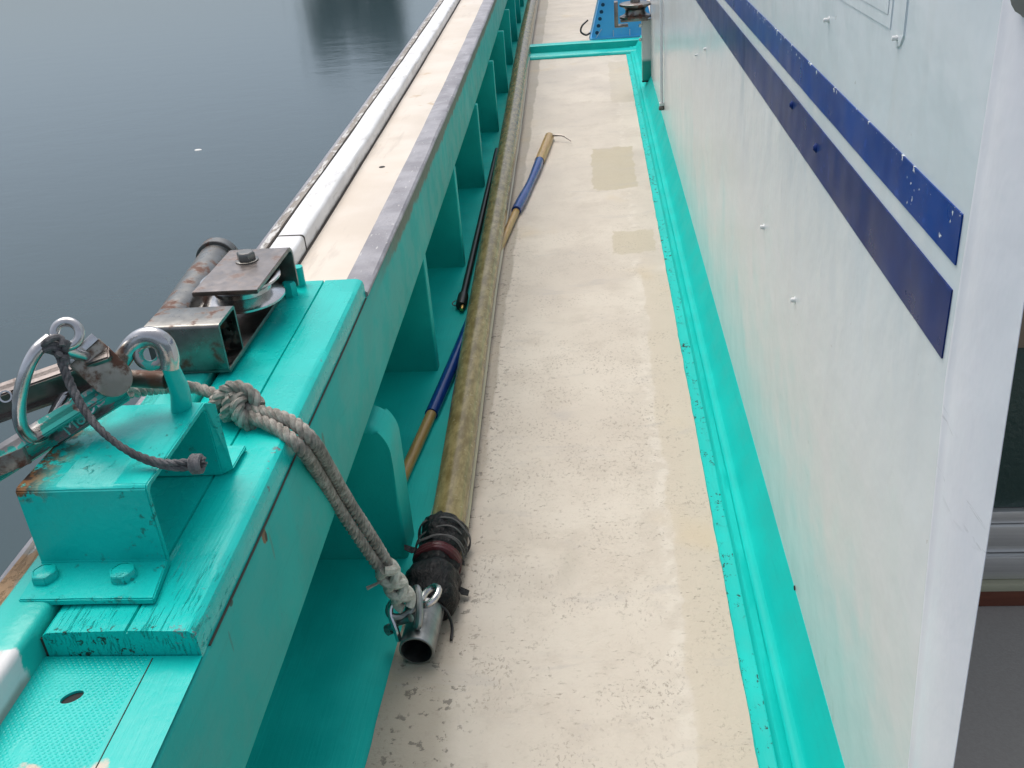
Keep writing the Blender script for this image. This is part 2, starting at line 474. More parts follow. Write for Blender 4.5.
m_blue = stripe('blue_stripe_paint', (.001, .032, .20), (.002, .05, .28), True)

def rail_white():
    M = Mat('white_rail_paint', rough=.4)
    c = M.mix(M.step(M.noise(7, 5), .35, .65), (.66, .66, .66), (.78, .78, .78))
    d = M.mul(M.step(M.noise(1, 5, .65, M.scaled((34, 9, 34))), .54, .68), .5)
    c = M.mix(d, c, (.40, .38, .35))
    c = M.mix(M.mul(M.mth('SUBTRACT', 1, M.step(M.add(M.z, M.mul(M.noise(20, 4), .02)), .664, .676)), .7), c, (.24, .21, .17))
    # overpainted turquoise beside the bracket, bare worn wood outboard of it
    yy = M.add(M.y, M.mul(M.add(M.noise(24, 5, .65), -.5), .05))
    t = M.band(yy, .835, 1.64, .004)
    c = M.mix(t, c, (.014, .47, .41))
    return M.set(c, M.mixf(t, .45, .3), M.bump(M.add(M.noise(18, 5), M.mul(M.noise(80, 3), .3)), .3, .005))
m_rail = rail_white()
def chipped_edge():
    M = Mat('chipped_edge_paint', rough=.7)
    f = M.step(M.noise(1, 6, .7, M.scaled((60, 16, 60))), .44, .50)
    c = M.mix(f, (.60, .59, .57), (.28, .25, .22))
    brown = M.mul(M.mth('SUBTRACT', 1, M.step(M.y, 1.25, 1.4)), M.step(M.noise(14, 4), .4, .5))
    c = M.mix(brown, c, (.36, .22, .12))
    c = M.mix(M.mul(M.band(M.y, 1.12, 1.66, .03), M.step(M.noise(20, 4), .40, .46)), c, (.014, .42, .37))
    return M.set(c, .7, M.bump(f, .6, .004))
m_chip = chipped_edge()
def grey_rubber():
    M = Mat('grey_rub_strip', rough=.5)
    c = M.mix(M.step(M.noise(10, 5), .35, .65), (.22, .21, .23), (.33, .32, .345))
    s = M.mul(M.step(M.noise(1, 4, .6, M.scaled((120, 30, 30))), .64, .69), .7)
    c = M.mix(s, c, (.62, .60, .58))
    k = M.step(M.noise(26, 5, .65), .67, .71)
    c = M.mix(M.mul(k, .7), c, (.11, .09, .08))
    return M.set(c, M.mixf(M.noise(15, 4), .3, .6), M.bump(M.add(M.noise(22, 5), M.mul(M.noise(120, 3), .2)), .6, .008))
m_grey = grey_rubber()
def cream_plank():
    M = Mat('cream_plank_paint', rough=.5)
    c = M.mix(M.step(M.noise(4, 5), .3, .7), (.62, .54, .45), (.70, .63, .55))
    st = M.mul(M.step(M.noise(6.5, 3), .66, .72), .6)
    c = M.mix(st, c, (.50, .34, .17))
    d = M.mul(M.step(M.noise(1, 5, .65, M.scaled((22, 3, 22))), .58, .72), .35)
    c = M.mix(d, c, (.42, .36, .30))
    return M.set(c, .5, M.bump(M.noise(1, 5, .6, M.scaled((60, 8, 60))), .15, .003))
m_plank = cream_plank()
m_dirt = Mat('dark_grime', (.05, .042, .035), .9).m
m_hull = Mat('white_hull_paint', (.6, .6, .58), .4).m

def steel(name, base=(.42, .40, .39), rust=.3, rough=.3, teal=False, tone=True):
    M = Mat(name, rough=rough, metal=1)
    n = M.noise(30, 5, .6)
    c = M.mix(M.step(n, .35, .7), tuple(k * .75 for k in base), base)
    ru = M.mul(M.step(M.noise(17, 6, .68), .62 - rust * .22, .74 - rust * .22), min(1, rust * 2.4))
    c = M.mix(ru, c, M.mix(M.noise(60, 4), (.16, .065, .035), (.07, .035, .025)))
    met = M.mixf(ru, 1, .15)
    if teal:
        t = M.step(M.noise(24, 6, .65), .50, .53)
        c = M.mix(t, c, (.03, .42, .36)); met = M.mixf(t, met, 0)
    r = M.mixf(ru, M.mixf(M.noise(70, 4), rough * .6, rough * 1.5), .7)
    return M.set(c, r, M.bump(M.add(n, M.mul(M.noise(130, 3), .2)), .18, .003), met)
m_steel = steel('weathered_stainless', (.25, .245, .23), rust=.52)
m_steel_b = steel('brown_stained_stainless', (.30, .265, .25), rust=.22, rough=.33)
m_steel_c = steel('bright_stainless', (.62, .61, .61), rust=.05, rough=.2)
m_steel_t = steel('teal_smeared_steel', (.42, .41, .40), rust=.35, teal=True)
m_galv = steel('galvanised_steel', (.34, .35, .35), rust=.05, rough=.38)
m_black_in = Mat('dark_inside', (.012, .012, .012), .8).m

def pole_mat():
    M = Mat('olive_fibreglass', rough=.26, coat=.12, coat_rough=.15, spec=.4)
    n = M.noise(1, 5, .65, M.scaled((40, 14, 40)))
    c = M.mix(M.step(n, .35, .68), (.18, .130, .045), (.34, .265, .115))
    pk = M.step(M.noise(1, 3, .5, M.scaled((1, .45, 1), off=(0, .15, 0))), .50, .60)
    c = M.mix(M.mul(pk, M.step(M.y, 3.6, 4.6), .55), c, (.24, .165, .125))
    wr = M.noise(1, 5, .7, M.scaled((38, 50, 38)), .5)
    lump = M.noise(1, 3, .5, M.scaled((30, 16, 30)))
    return M.set(c, M.mixf(M.noise(60, 4), .14, .34), M.bump(M.add(wr, M.mul(lump, 1.2)), .20, .004))
m_pole = pole_mat()
m_pale_strip = Mat('pale_strip_yellow', (.52, .46, .30), .25).m
def plastic_wrap():
    M = Mat('black_plastic_wrap', (.006, .006, .007), .4, spec=.2)
    return M.set(None, M.mixf(M.noise(40, 4), .22, .5), M.bump(M.add(M.noise(1, 5, .65, M.scaled((70, 25, 70)), 1.0), M.noise(35, 4)), .7, .008))
m_wrap = plastic_wrap()
m_red = Mat('dark_red_tape', (.065, .010, .013), .35, spec=.3); m_red = m_red.set(None, None, m_red.bump(m_red.noise(60, 4), .5, .005))
m_twine = Mat('grey_twine', (.13, .12, .115), .8).m
def rope_mat(name, a, b):
    M = Mat(name, rough=.85)
    c = M.mix(M.step(M.noise(60, 5, .65), .35, .65), a, b)
    c = M.mix(M.mul(M.step(M.noise(9, 4), .5, .68), .6), c, tuple(k * .5 for k in a))
    return M.set(c, .85, M.bump(M.noise(1, 3, .6, M.scaled((420, 420, 420))), .5, .002))
m_rope = rope_mat('weathered_rope', (.20, .18, .155), (.40, .365, .325))
m_rope_w = rope_mat('pale_rope_splice', (.34, .33, .28), (.55, .54, .48))
m_cord = rope_mat('dark_grey_cord', (.07, .07, .075), (.17, .165, .17))
def bamboo():
    M = Mat('varnished_bamboo', rough=.3)
    c = M.mix(M.step(M.noise(1, 4, .6, M.scaled((120, 10, 120))), .3, .7), (.34, .20, .055), (.46, .30, .10))
    c = M.mix(M.step(M.noise(32, 3), .70, .73), c, (.06, .035, .02))
    return M.set(c, .3, M.bump(M.noise(1, 3, .5, M.scaled((200, 12, 200))), .1, .002))
m_bamboo = bamboo()
m_grip = Mat('blue_vinyl_grip', (.010, .040, .20), .22); m_grip = m_grip.set(m_grip.mix(m_grip.noise(14, 3), (.006, .03, .17), (.010, .055, .27)), None, m_grip.bump(m_grip.noise(40, 3), .15, .004))
m_blackrod = Mat('black_rubber', (.014, .013, .014), .4).m
m_brass = Mat('brass', (.45, .30, .10), .35, 1).m
def crate_mat():
    M = Mat('blue_crate_plastic', rough=.38)
    c = M.mix(M.step(M.noise(5, 5), .3, .7), (.06, .38, .76), (.08, .46, .84))
    sc = M.mul(M.step(M.noise(1, 5, .7, M.scaled((18, 18, 8)), 1), .60, .68), .5)
    return M.set(M.mix(sc, c, (.20, .36, .55)), .4, M.bump(M.noise(20, 4), .15, .004))
m_crate = crate_mat()
m_crate_hole = Mat('crate_hole_shade', (.012, .05, .11), .8).m
m_crate_rim = Mat('pale_blue_rim', (.42, .55, .70), .4).m
m_conduit = Mat('white_pvc_conduit', (.82, .82, .83), .22).m
m_postpaint = Mat('grey_white_post_paint', (.52, .53, .52), .35); m_postpaint = m_postpaint.set(m_postpaint.mix(m_postpaint.step(m_postpaint.z, .20, .23), (.02, .30, .25), (.68, .69, .68)))
m_boltw = Mat('white_bolt_paint', (.75, .75, .74), .3).m
m_alu = Mat('brushed_aluminium', (.60, .60, .60), .42, .8); m_alu = m_alu.set(m_alu.mix(m_alu.noise(1, 4, .6, m_alu.scaled((6, 200, 200))), (.60, .60, .58), (.82, .82, .80)), None, m_alu.bump(m_alu.noise(1, 3, .5, m_alu.scaled((4, 260, 260))), .1, .002))
m_glass = Mat('dark_green_glass', (.028, .062, .052), .2); m_glass = m_glass.set(None, None, m_glass.bump(m_glass.noise(70, 3), .35, .01))
m_wood = Mat('varnished_sill_wood', (.17, .055, .028), .35); m_wood = m_wood.set(m_wood.mix(m_wood.noise(1, 4, .6, m_wood.scaled((8, 90, 90))), (.10, .03, .018), (.22, .075, .04)))
m_palewood = Mat('pale_painted_sill', (.44, .43, .30), .5).m
m_beige = Mat('beige_door_frame', (.25, .19, .13), .5).m
m_greyfloor = Mat('grey_floor_paint', (.17, .165, .155), .7); m_greyfloor = m_greyfloor.set(m_greyfloor.mix(m_greyfloor.noise(120, 4, .7), (.27, .255, .23), (.38, .36, .325)), None, m_greyfloor.bump(m_greyfloor.noise(220, 3), .3, .003))
m_gasket = Mat('grey_window_gasket', (.10, .105, .10), .5).m
m_foam = Mat('white_foam', (.75, .75, .73), .7).m

def water_mat():
    M = Mat('calm_harbour_water', (.030, .058, .068), .12, spec=.5)
    M.b.inputs['IOR'].default_value = 1.333
    rip = M.noise(1, 3, .5, M.scaled((1.5, 2.4, 1)), .4)
    fine = M.noise(1, 3, .55, M.scaled((8, 12, 1)))
    rain = M.step(M.voro(1, M.scaled((2.4, 2.4, 1))), .0, .035)
    nor = M.bump(rip, .03, .10)
    nor = M.bump(fine, .05, .02, nor)
    nor = M.bump(rain, .25, .01, nor)
    return M.set(None, None, nor)
m_water = water_mat()

# ------------------------------------------------------------------ water, deck, floor
bm = NB()
W = [bm.verts.new(p) for p in ((-1500, -300, -.9), (1500, -300, -.9), (1500, 2500, -.9), (-1500, 2500, -.9))]
bm.faces.new(W)
tag(obj('water', bm, m_water, smooth=False), 'calm grey harbour water beside the boat', None, None, 'structure')

def xw(y): return .376 - .004 * y                       # cabin wall plane
def xdl(y): return float(np.interp(y, [-1, 1.25, 2.07, 3.4, 6, 9, 12, 16], [-.49, -.486, -.475, -.505, -.575, -.675, -.745, -.86]))
def xdr(y): return .252 - .0038 * y if y < 9.2 else .9
bm = NB()
ys = yr(-.8, 15, .05); NX = 48
g = []
for y in ys:
    a, b = xdl(y) + .004 * mn.noise(Vector((y * 9, 0, 0))), (xdr(y) if y < 8.7 else 1.2) + .005 * mn.noise(Vector((y * 7, 3, 0)))
    row = []
    for i in range(NX + 1):
        x = a + (b - a) * i / NX
        z = .007 + .002 * mn.noise(Vector((x * 3, y * 2, 1)))
        rx = max(0, 1 - abs((y - 1.83) / .062) ** 4) if abs(y - 1.83) < .062 else 0
        if x < -.13: z += .016 * rx
        elif x < -.09: z += .016 * rx * (1 - (x + .13) / .04)
        row.append(bm.verts.new((x, y, z)))
    g.append(row)
for A, C in zip(g, g[1:]):
    for i in range(NX): bm.faces.new((A[i], A[i + 1], C[i + 1], C[i]))
# paint edge of the coating
for row_i in (0, NX):
    e = [r[row_i] for r in g]
    low = [bm.verts.new(v.co + Vector((-.003 if row_i == 0 else .003, 0, -.02))) for v in e]
    for i in range(len(e) - 1): bm.faces.new((e[i], e[i + 1], low[i + 1], low[i]))
bmesh.ops.recalc_face_normals(bm, faces=bm.faces)
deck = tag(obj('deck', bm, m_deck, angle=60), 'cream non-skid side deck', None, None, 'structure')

# ------------------------------------------------------------------ bulwark
bw = thing('bulwark', (xb(2), 2, 0), 'turquoise painted wooden bulwark with cream cap and white rail beside the water', 'bulwark')
Y0, Y1 = -.6, 15
bm = NB(); sweep(bm, rrect(0, .13, .42, .645, .006), yr(Y0, Y1, .06), jit=.0015); obj('beam', bm, m_teal_beam, bw)
bm = NB(); sweep(bm, [(.002, .644), (-.003, .648), (-.003, .656), (.003, .661), (.030, .662), (.056, .661), (.062, .657), (.062, .644)], yr(2.006, Y1, .04), jit=.0022); obj('edge_strip', bm, m_grey, bw)
bm = NB(); sweep(bm, rrect(.058, .207, .630, .655, .003), yr(2.0, Y1, .06), jit=.001); pl = obj('cap_plank', bm, m_plank, bw)
bm = NB(); lathe(bm, at(382, 167, z=.6553) - Vector((0, 0, .006)), at(382, 167, z=.6553) + Vector((0, 0, .0012)), [(0, .010), (.9, .010), (1, .0085), (1, 0)], 20); obj('bolt_hole', bm, m_black_in, pl)
# dark crack between plank and rail
bm = NB(); sweep(bm, rrect(.2025, .214, .62, .6562, .002), yr(2.0, Y1, .03), jit=.003); obj('caulk_line', bm, m_dirt, bw)
def rail_prof(y):
    return rrect(.210, .283, .60, .698 + .003 * mn.noise(Vector((0, y * 2, 5))), .010, 3, .002)
bm = NB(); sweep(bm, rail_prof, yr(Y0, 2.30, .02), jit=.0015)
sweep(bm, rail_prof, yr(2.307, Y1, .05), jit=.0012); obj('white_rail', bm, m_rail, bw)
bm = NB(); sweep(bm, rrect(.2815, .2855, .66, .6965, .001), yr(2.0, Y1, .02), jit=.003); obj('caulk_line', bm, m_dirt, bw)
bm = NB(); sweep(bm, rrect(.2095, .282, .63, .6968, .009), yr(2.3, 2.3085, .004), jit=.001); obj('caulk_line', bm, m_dirt, bw)
bm = NB(); sweep(bm, rrect(.279, .312, .60, .690, .006), yr(Y0, Y1, .02), jit=.006); obj('chipped_edging', bm, m_chip, bw)
bm = NB(); sweep(bm, [(.311 + .031 * math.cos(a), .652 + .031 * math.sin(a)) for a in [2 * math.pi * k / 16 for k in range(16)]], yr(Y0, Y1, .1)); obj('rub_rail', bm, m_grey, bw)
bm = NB(); sweep(bm, [(.28, .62), (.31, .62), (.31, .1), (.22, -1.1), (.19, -1.1), (.28, .1)], yr(Y0, Y1, .3)); obj('hull_side', bm, m_hull, bw)
bm = NB(); sweep(bm, rrect(.235, .275, -.02, .62, .002), yr(Y0, Y1, .2)); obj('inner_lining', bm, m_teal_in, bw)
bm = NB()
rows = []
for y in yr(Y0, Y1, .08):
    a, b = xb(y) - .25 * wid(y), xdl(y)
    rows.append([bm.verts.new((a + (b - a) * t, y, .0035 + (.012 * (1 - t / .12) if t < .12 else 0) + .0012 * mn.noise(Vector((t * 4, y * 5, 2))))) for t in (0, .04, .12, .3, .5, .7, .85, 1.02)])
for A, C in zip(rows, rows[1:]):
    for i in range(len(A) - 1): bm.faces.new((A[i], A[i + 1], C[i + 1], C[i]))
obj('waterway', bm, m_teal_floor, bw)
bm = NB(); sweep(bm, [(-.02, -.02), (.30, -.02), (.30, -.005), (-.02, -.005)], yr(Y0, Y1, .3)); obj('deck_edge', bm, m_teal_in, bw)
# frames (stanchion plates)
for yf, xi in ((2.86, -.572), (3.79, -.589), (4.89, -.612), (6.03, -.634), (7.14, -.660), (8.2, -.70), (9.3, -.735), (10.4, -.775), (11.6, -.82), (12.8, -.865)):
    bm = NB(); xo = xb(yf) - .25
    box(bm, (xo, yf, -.005), (xi, yf + .045, .425), .007, 3)
    obj('frame', bm, m_teal_in, bw)
# rounded knee by the near end of the pole
bm = NB()
xi, xo = -.508, -.80
pts = [(xo, -.005), (xi, -.005), (xi, .27)] + [(xi - .06 + .06 * math.cos(a), .30 + .085 * math.sin(a)) for a in [math.radians(q) for q in range(8, 91, 9)]] + [(xo, .40)]
prism(bm, pts, .11, (Vector((0, 1.87, 0)), (1, 0, 0), (0, 0, 1), (0, 1, 0)), .018, 4)
bmesh.ops.recalc_face_normals(bm, faces=bm.faces)
obj('frame', bm, m_teal_in, bw)['label'] = 'rounded thick turquoise knee'
# raised mooring block with a plank joint
def block_prof(y):
    q = .003 * mn.noise(Vector((3, y * 3, 1)))
    return [(.0025, .6455), (.0025, .676), (.005, .684), (.012, .6895), (.020, .691 + q), (.0895, .691), (.091, .686), (.0925, .686), (.094, .691), (.185, .690 + q), (.198, .688), (.204, .682), (.205, .6455)]
bm = NB(); sweep(bm, block_prof, yr(.878, 2.006, .02), jit=.0014)
obj('mooring_block', bm, m_teal_block, bw, angle=28)
# textured pad aft of the block, with its oval bolt hole
bm = NB()
outer = []
for y in yr(.2, .8765, .05): outer.append((xb(y) - .0015, y))
for y in reversed(yr(.2, .8765, .05)): outer.append((xb(y) - .2105, y))
hc = at(72, 697, z=.6505)
inner = [(hc.x + .012 * math.cos(a) + .003 * math.sin(a), hc.y + .0105 * math.sin(a) + .002 * math.cos(a)) for a in [2 * math.pi * k / 24 for k in range(24)]]
vo = [bm.verts.new((x, y, .6505)) for x, y in outer]; vi = [bm.verts.new((x, y, .6505)) for x, y in inner]
es = [bm.edges.new((vo[i], vo[(i + 1) % len(vo)])) for i in range(len(vo))] + [bm.edges.new((vi[i], vi[(i + 1) % len(vi)])) for i in range(len(vi))]
bmesh.ops.triangle_fill(bm, use_beauty=True, use_dissolve=False, edges=es)
ins = [bm.verts.new((v.co.x, v.co.y, .6462)) for v in vi]
for i in range(len(vi)): bm.faces.new((vi[i], vi[(i + 1) % len(vi)], ins[(i + 1) % len(vi)], ins[i]))
bmesh.ops.recalc_face_normals(bm, faces=bm.faces)
pad = obj('textured_pad', bm, m_teal_pad, bw)
bm = NB(); bm.faces.new([bm.verts.new((hc.x + 1.25 * (x - hc.x), hc.y + 1.25 * (y - hc.y), .6468)) for x, y in inner]); obj('bolt_hole', bm, m_black_in, pad, smooth=False)
bm = NB(); sweep(bm, [(.064, .6503), (.0642, .6511), (.0652, .6511), (.0656, .6503)], yr(.2, .872, .01), jit=.0006); obj('joint_line', bm, m_dirt, pad)
# long dark crack where the block meets the beam, and the gap of bare wood by the rail
bm = NB(); sweep(bm, [(-.0006, .6442), (-.0006, .6458), (.004, .6458), (.004, .6442)], yr(.9, 2.0, .012), jit=.0012); obj('joint_line', bm, m_dirt, bw)
bm = NB(); sweep(bm, rrect(.2045, .2115, .63, .676, .001), yr(.88, 2.0, .02), jit=.002); obj('joint_line', bm, m_dirt, bw)

# ------------------------------------------------------------------ cabin side
cb = thing('cabin', (.37, 3, 0), 'white painted boat cabin side with two blue stripes and turquoise foot moulding', 'cabin')
YE = 6.9
def edge_y(z): return .794 + .073 * (z - .555)
def corner_y(z): return min(.986, .911 + .138 * (z - .413))
bm = NB()
zs = [.10 + i * 2.0 / 40 for i in range(41)]
cols = [.985] + yr(1.0, YE, .1)
g = [[bm.verts.new((xw(y if j else corner_y(z)), y if j else corner_y(z), z)) for j, y in enumerate(cols)] for z in zs]
for A, C in zip(g, g[1:]):
    for i in range(len(cols) - 1): bm.faces.new((A[i], C[i], C[i + 1], A[i + 1]))
# far end return and top
e = [r[-1] for r in g]; e2 = [bm.verts.new(v.co + Vector((1.2, 0, 0))) for v in e]
for i in range(len(e) - 1): bm.faces.new((e[i], e[i + 1], e2[i + 1], e2[i]))
t = [v for v in g[-1] if v.co.y > 1.72]; t2 = [bm.verts.new(v.co + Vector((1.4, 0, .0))) for v in t]
for i in range(len(t) - 1): bm.faces.new((t[i], t2[i], t2[i + 1], t[i + 1]))
wall = obj('wall', bm, m_wall, cb)
# corner board: slightly bowed wing running past the bulkhead
bm = NB()
def wing(t, z):
    y = corner_y(z) + (edge_y(z) - corner_y(z)) * t
    bow = -.006 * math.sin(math.pi * min(1, t * 1.0)) - .003 * math.exp(-((t - .06) / .05) ** 2)
    return Vector((xw(y) + bow, y, z))
ts = [0, .03, .06, .09, .14, .22, .32, .44, .56, .68, .8, .9, .96, 1]
g = []
for z in [.02] + zs[0:]:
    row = [wing(t, z) for t in ts]
    last = row[-1]
    row += [last + Vector((.001, .0005, 0)), last + Vector((.0015, .004, 0)), last + Vector((.003, .02, 0)), last + Vector((.010, .08, 0)), Vector((xw(1.72) + .03, 1.72, z))]
    g.append([bm.verts.new(p) for p in row])
for A, C in zip(g, g[1:]):
    for i in range(len(A) - 1): bm.faces.new((A[i], A[i + 1], C[i + 1], C[i]))
bmesh.ops.recalc_face_normals(bm, faces=bm.faces)
obj('corner_board', bm, m_post, cb)
# stripes
def stripe_mesh(z0, z1, y0a, y0b, mat, name, lab):
    bm = NB(); n = 60; A = []
    for i in range(n + 1):
        q = i / n
        ya, yb_ = y0a + (YE - .02 - y0a) * q, y0b + (YE - .02 - y0b) * q
        w = .0012 * mn.noise(Vector((ya * 30, 0, z0)))
        A.append([bm.verts.new((xw(ya), ya, z0 + .005 * (ya - 1))), bm.verts.new((xw(ya) - .0018, ya, z0 + w + .005 * (ya - 1))), bm.verts.new((xw(yb_) - .0018, yb_, z1 + w + .005 * (yb_ - 1))), bm.verts.new((xw(yb_), yb_, z1 + .005 * (yb_ - 1)))])
    for P, Q in zip(A, A[1:]):
        for k in range(3): bm.faces.new((P[k], Q[k], Q[k + 1], P[k + 1]))
    bm.faces.new(A[0])
    bmesh.ops.recalc_face_normals(bm, faces=bm.faces)
    o = obj(name, bm, mat, cb, smooth=False); o['label'] = lab
stripe_mesh(.9685, 1.0515, 1.003, 1.003, m_navy, 'stripe', 'wide lower dark navy stripe')
stripe_mesh(1.0800, 1.1360, 1.004, 1.005, m_blue, 'stripe', 'upper brighter blue stripe with chipped end')
# turquoise foot moulding
def pos_c(d, y, z): return Vector((d, y, z))
bm = NB(); rings = []
for y in yr(-.4, YE + 1.6, .04):
    a, w = xdr(y), xw(y)
    if y > YE: w = xw(YE) + .0
    k = (w - a) / .123
    pr = [(a - .002 + .004 * mn.noise(Vector((y * 12, 0, 0))), .004), (a + .001, .0105), (a + .028 * k, .0105), (a + .032 * k, .0135), (a + .034 * k, .026), (a + .038 * k, .030), (a + .052 * k, .029), (a + .0565 * k, .0245), (a + .061 * k, .029), (a + .070 * k, .0305), (a + .077 * k, .030), (a + .084 * k, .036), (a + .106 * k, .080), (a + .116 * k, .100), (w - .0008, .1135), (w + .01, .1136)]
    rings.append([bm.verts.new((x + .0005 * mn.noise(Vector((y * 4, i, 3))), y, z + .0004 * mn.noise(Vector((y * 4, i * .5, 0))))) for i, (x, z) in enumerate(pr)])
for A, C in zip(rings, rings[1:]):
    for i in range(len(A) - 1): bm.faces.new((A[i], C[i], C[i + 1], A[i + 1]))
bmesh.ops.recalc_face_normals(bm, faces=bm.faces)
obj('foot_moulding', bm, m_teal_coam, cb, angle=40)
# corner post at the forward end
bm = NB(); box(bm, (.290, YE - .02, .07), (.350, YE + .05, .475), .006)
obj('end_post', bm, m_postpaint, cb)
bm = NB(); box(bm, (.287, YE - .026, .07), (.342, YE - .012, .08), .003); obj('post_foot', bm, m_black_in, cb)
# bolts and hole on the wall
for u, v, r in ((764, 227, .005), (795, 300, .005), (706, 49, .005), (697, 55, .004), (829, 20, .0035)):
    p = None
    y = 2
    for _ in range(12): p = at(u, v, x=xw(y)); y = p.y
    bm = NB(); lathe(bm, p + Vector((.002, 0, 0)), p + Vector((-.009, 0, 0)), [(0, r * 1.5), (.25, r * 1.5), (.3, r), (.85, r), (1, r * .6), (1, 0)], 14)
    obj('bolt', bm, m_boltw, cb)
for u, v in ((793, 105), (817, 148)):
    y = 2
    for _ in range(12): p = at(u, v, x=xw(y)); y = p.y
    bm = NB(); lathe(bm, p + Vector((.001, 0, 0)), p + Vector((-.007, 0, 0)), [(0, .011), (.3, .0095), (.7, .006), (1, .003), (1, 0)], 18)
    obj('bolt', bm, m_navy, cb)['label'] = 'bolt head painted over in navy'
y = 2
for _ in range(12): p = at(795, 588, x=xw(y)); y = p.y
bm = NB(); lathe(bm, p + Vector((.002, 0, 0)), p + Vector((-.0022, 0, 0)), [(0, .006), (1, .005), (1, 0)], 12); obj('screw_hole', bm, m_black_in, cb)
# hatch panel and its hinge tab high on the wall
def on_wall(pts, t, mat, name, bev=.001):
    bm = NB(); n = len(pts)
    a = [bm.verts.new((xw(y) + .001, y, z)) for y, z in pts]; b = [bm.verts.new((xw(y) - t, y, z)) for y, z in pts]
    F = bm.faces.new(b)
    for i in range(n): bm.faces.new((a[i], a[(i + 1) % n], b[(i + 1) % n], b[i]))
    bmesh.ops.bevel(bm, geom=list(F.edges), offset=bev, segments=2, affect='EDGES')
    bmesh.ops.recalc_face_normals(bm, faces=bm.faces)
    return obj(name, bm, mat, cb)
hp = on_wall([(1.335, 1.268), (2.2, 1.268), (2.2, 1.8), (1.335, 1.8)], .0015, m_wall, 'hatch')
on_wall([(1.348, 1.284), (2.19, 1.284), (2.19, 1.79), (1.348, 1.79)], .0025, m_wall, 'hatch_lid')
on_wall([(1.322, 1.8), (1.322, 1.27), (1.312, 1.257), (1.298, 1.252), (1.284, 1.257), (1.274, 1.27), (1.274, 1.8)], .002, m_wall, 'hinge_strap')
bm = NB(); p = Vector((xw(1.298), 1.298, 1.264)); lathe(bm, p, p + Vector((-.0085, 0, 0)), [(0, .003), (.9, .003), (1, .002), (1, 0)], 10); obj('bolt', bm, m_boltw, cb)
# porthole high on the corner board (only its lower corner shows)
wc = at(1052, -16, x=.375); bm = NB()
on = []
for k in range(40):
    a = 2 * math.pi * k / 40; ce = lambda q: math.copysign(abs(q) ** .6, q)
    on.append((wc.y - .0 + .062 * ce(math.cos(a)), wc.z + .16 + .185 * ce(math.sin(a))))
bm = NB(); prism(bm, on, .010, (Vector((.366, 0, 0)), (0, 1, 0), (0, 0, 1), (-1, 0, 0)), .003); bmesh.ops.recalc_face_normals(bm, faces=bm.faces)
win = obj('window', bm, m_gasket, cb)
bm = NB(); prism(bm, [((y - wc.y) * .8 + wc.y, (z - wc.z - .16) * .9 + wc.z + .16) for y, z in on], .0115, (Vector((.366, 0, 0)), (0, 1, 0), (0, 0, 1), (-1, 0, 0))); bmesh.ops.recalc_face_normals(bm, faces=bm.faces)
obj('pane', bm, m_glass, win)
# sliding door in the bulkhead behind the corner board
YB = 1.70
dr = bpy.data.objects.new('door', None); COL.objects.link(dr); dr.parent = cb; dr.location = Vector((.8, YB, 0)) - cb.location
x0, x1 = xw(YB) + .03, 2.2
bm = NB(); box(bm, (x0, YB, -.018), (x1, YB + .06, .026), .005); obj('sill', bm, m_wood, dr)
bm = NB(); box(bm, (x0, YB - .004, .027), (x1, YB + .06, .047), .004); obj('sill', bm, m_palewood, dr)['label'] = 'pale green painted ledge'
bm = NB()
for i, (a, b, o) in enumerate(((.048, .075, .012), (.077, .118, 0), (.120, .142, .014), (.144, .196, .004), (.198, .228, .012))):
    box(bm, (x0, YB + o, a), (x1, YB + .06, b), .003)
obj('track', bm, m_alu, dr)
bm = NB(); box(bm, (x0, YB + .025, .230), (x1, YB + .04, .605), .001); obj('glass_pane', bm, m_glass, dr)
bm = NB(); box(bm, (x0, YB + .015, .607), (x1, YB + .05, .74), .004); obj('crossrail', bm, m_beige, dr)
bm = NB(); box(bm, (x0, YB + .025, .742), (x1, YB + .04, 1.95), .001); obj('glass_pane', bm, m_glass, dr)
bm = NB(); box(bm, (x0, YB, 1.96), (x1, YB + .06, 2.1), .004); obj('lintel', bm, m_post, dr)
bm = NB(); v = [bm.verts.new(p) for p in ((xw(.5) + .01, -1.5, -.018), (2.6, -1.5, -.018), (2.6, YB + .05, -.018), (xw(1.7) + .01, YB + .05, -.018))]; bm.faces.new(v)
tag(obj('floor', bm, m_greyfloor, smooth=False), 'grey painted floor in front of the cabin door', None, None, 'structure')

# ------------------------------------------------------------------ cross coaming at the far end of the walkway
bm = NB()
yc = 8.30
def cpos(d, x, z): return Vector((x, yc + d - .10 * (x + .15) * .25, z))
pr = [(0, .0), (.0, .012), (.01, .026), (.03, .034), (.14, .034), (.165, .028), (.18, .004), (.24, .0), (.25, .004), (.256, .070), (.275, .078), (.33, .078), (.36, .07), (.38, .02), (.385, 0)]
sweep(bm, pr, yr(-.66, .62, .06), pos=cpos, closed=False, cap=False, jit=.002)
tag(obj('deck_coaming', bm, m_teal), 'turquoise drain coaming crossing the cream deck in front of the blue crate', 'coaming')

# ------------------------------------------------------------------ white conduit on the wall
yy = 5.58
cn = thing('conduit_pipe', (xw(yy) - .014, yy, .18), 'thin white vertical pipe clamped to the cabin wall near its far end', 'pipe')
bm = NB(); tube(bm, [(xw(yy) - .014, yy, .19), (xw(yy) - .014, yy, 2.05)], .0085, 16); obj('pipe', bm, m_conduit, cn)
for zc in (.215, 1.3):
    bm = NB(); box(bm, (xw(yy) - .026, yy - .014, zc - .008), (xw(yy) - .001, yy + .014, zc + .008), .003); obj('clamp', bm, m_boltw, cn)
bm = NB(); lathe(bm, (xw(yy) - .014, yy, .18), (xw(yy) - .014, yy, .205), [(0, .006), (.1, .016), (.8, .016), (1, .012), (1, 0)], 14); obj('end_cap', bm, m_steel, cn)

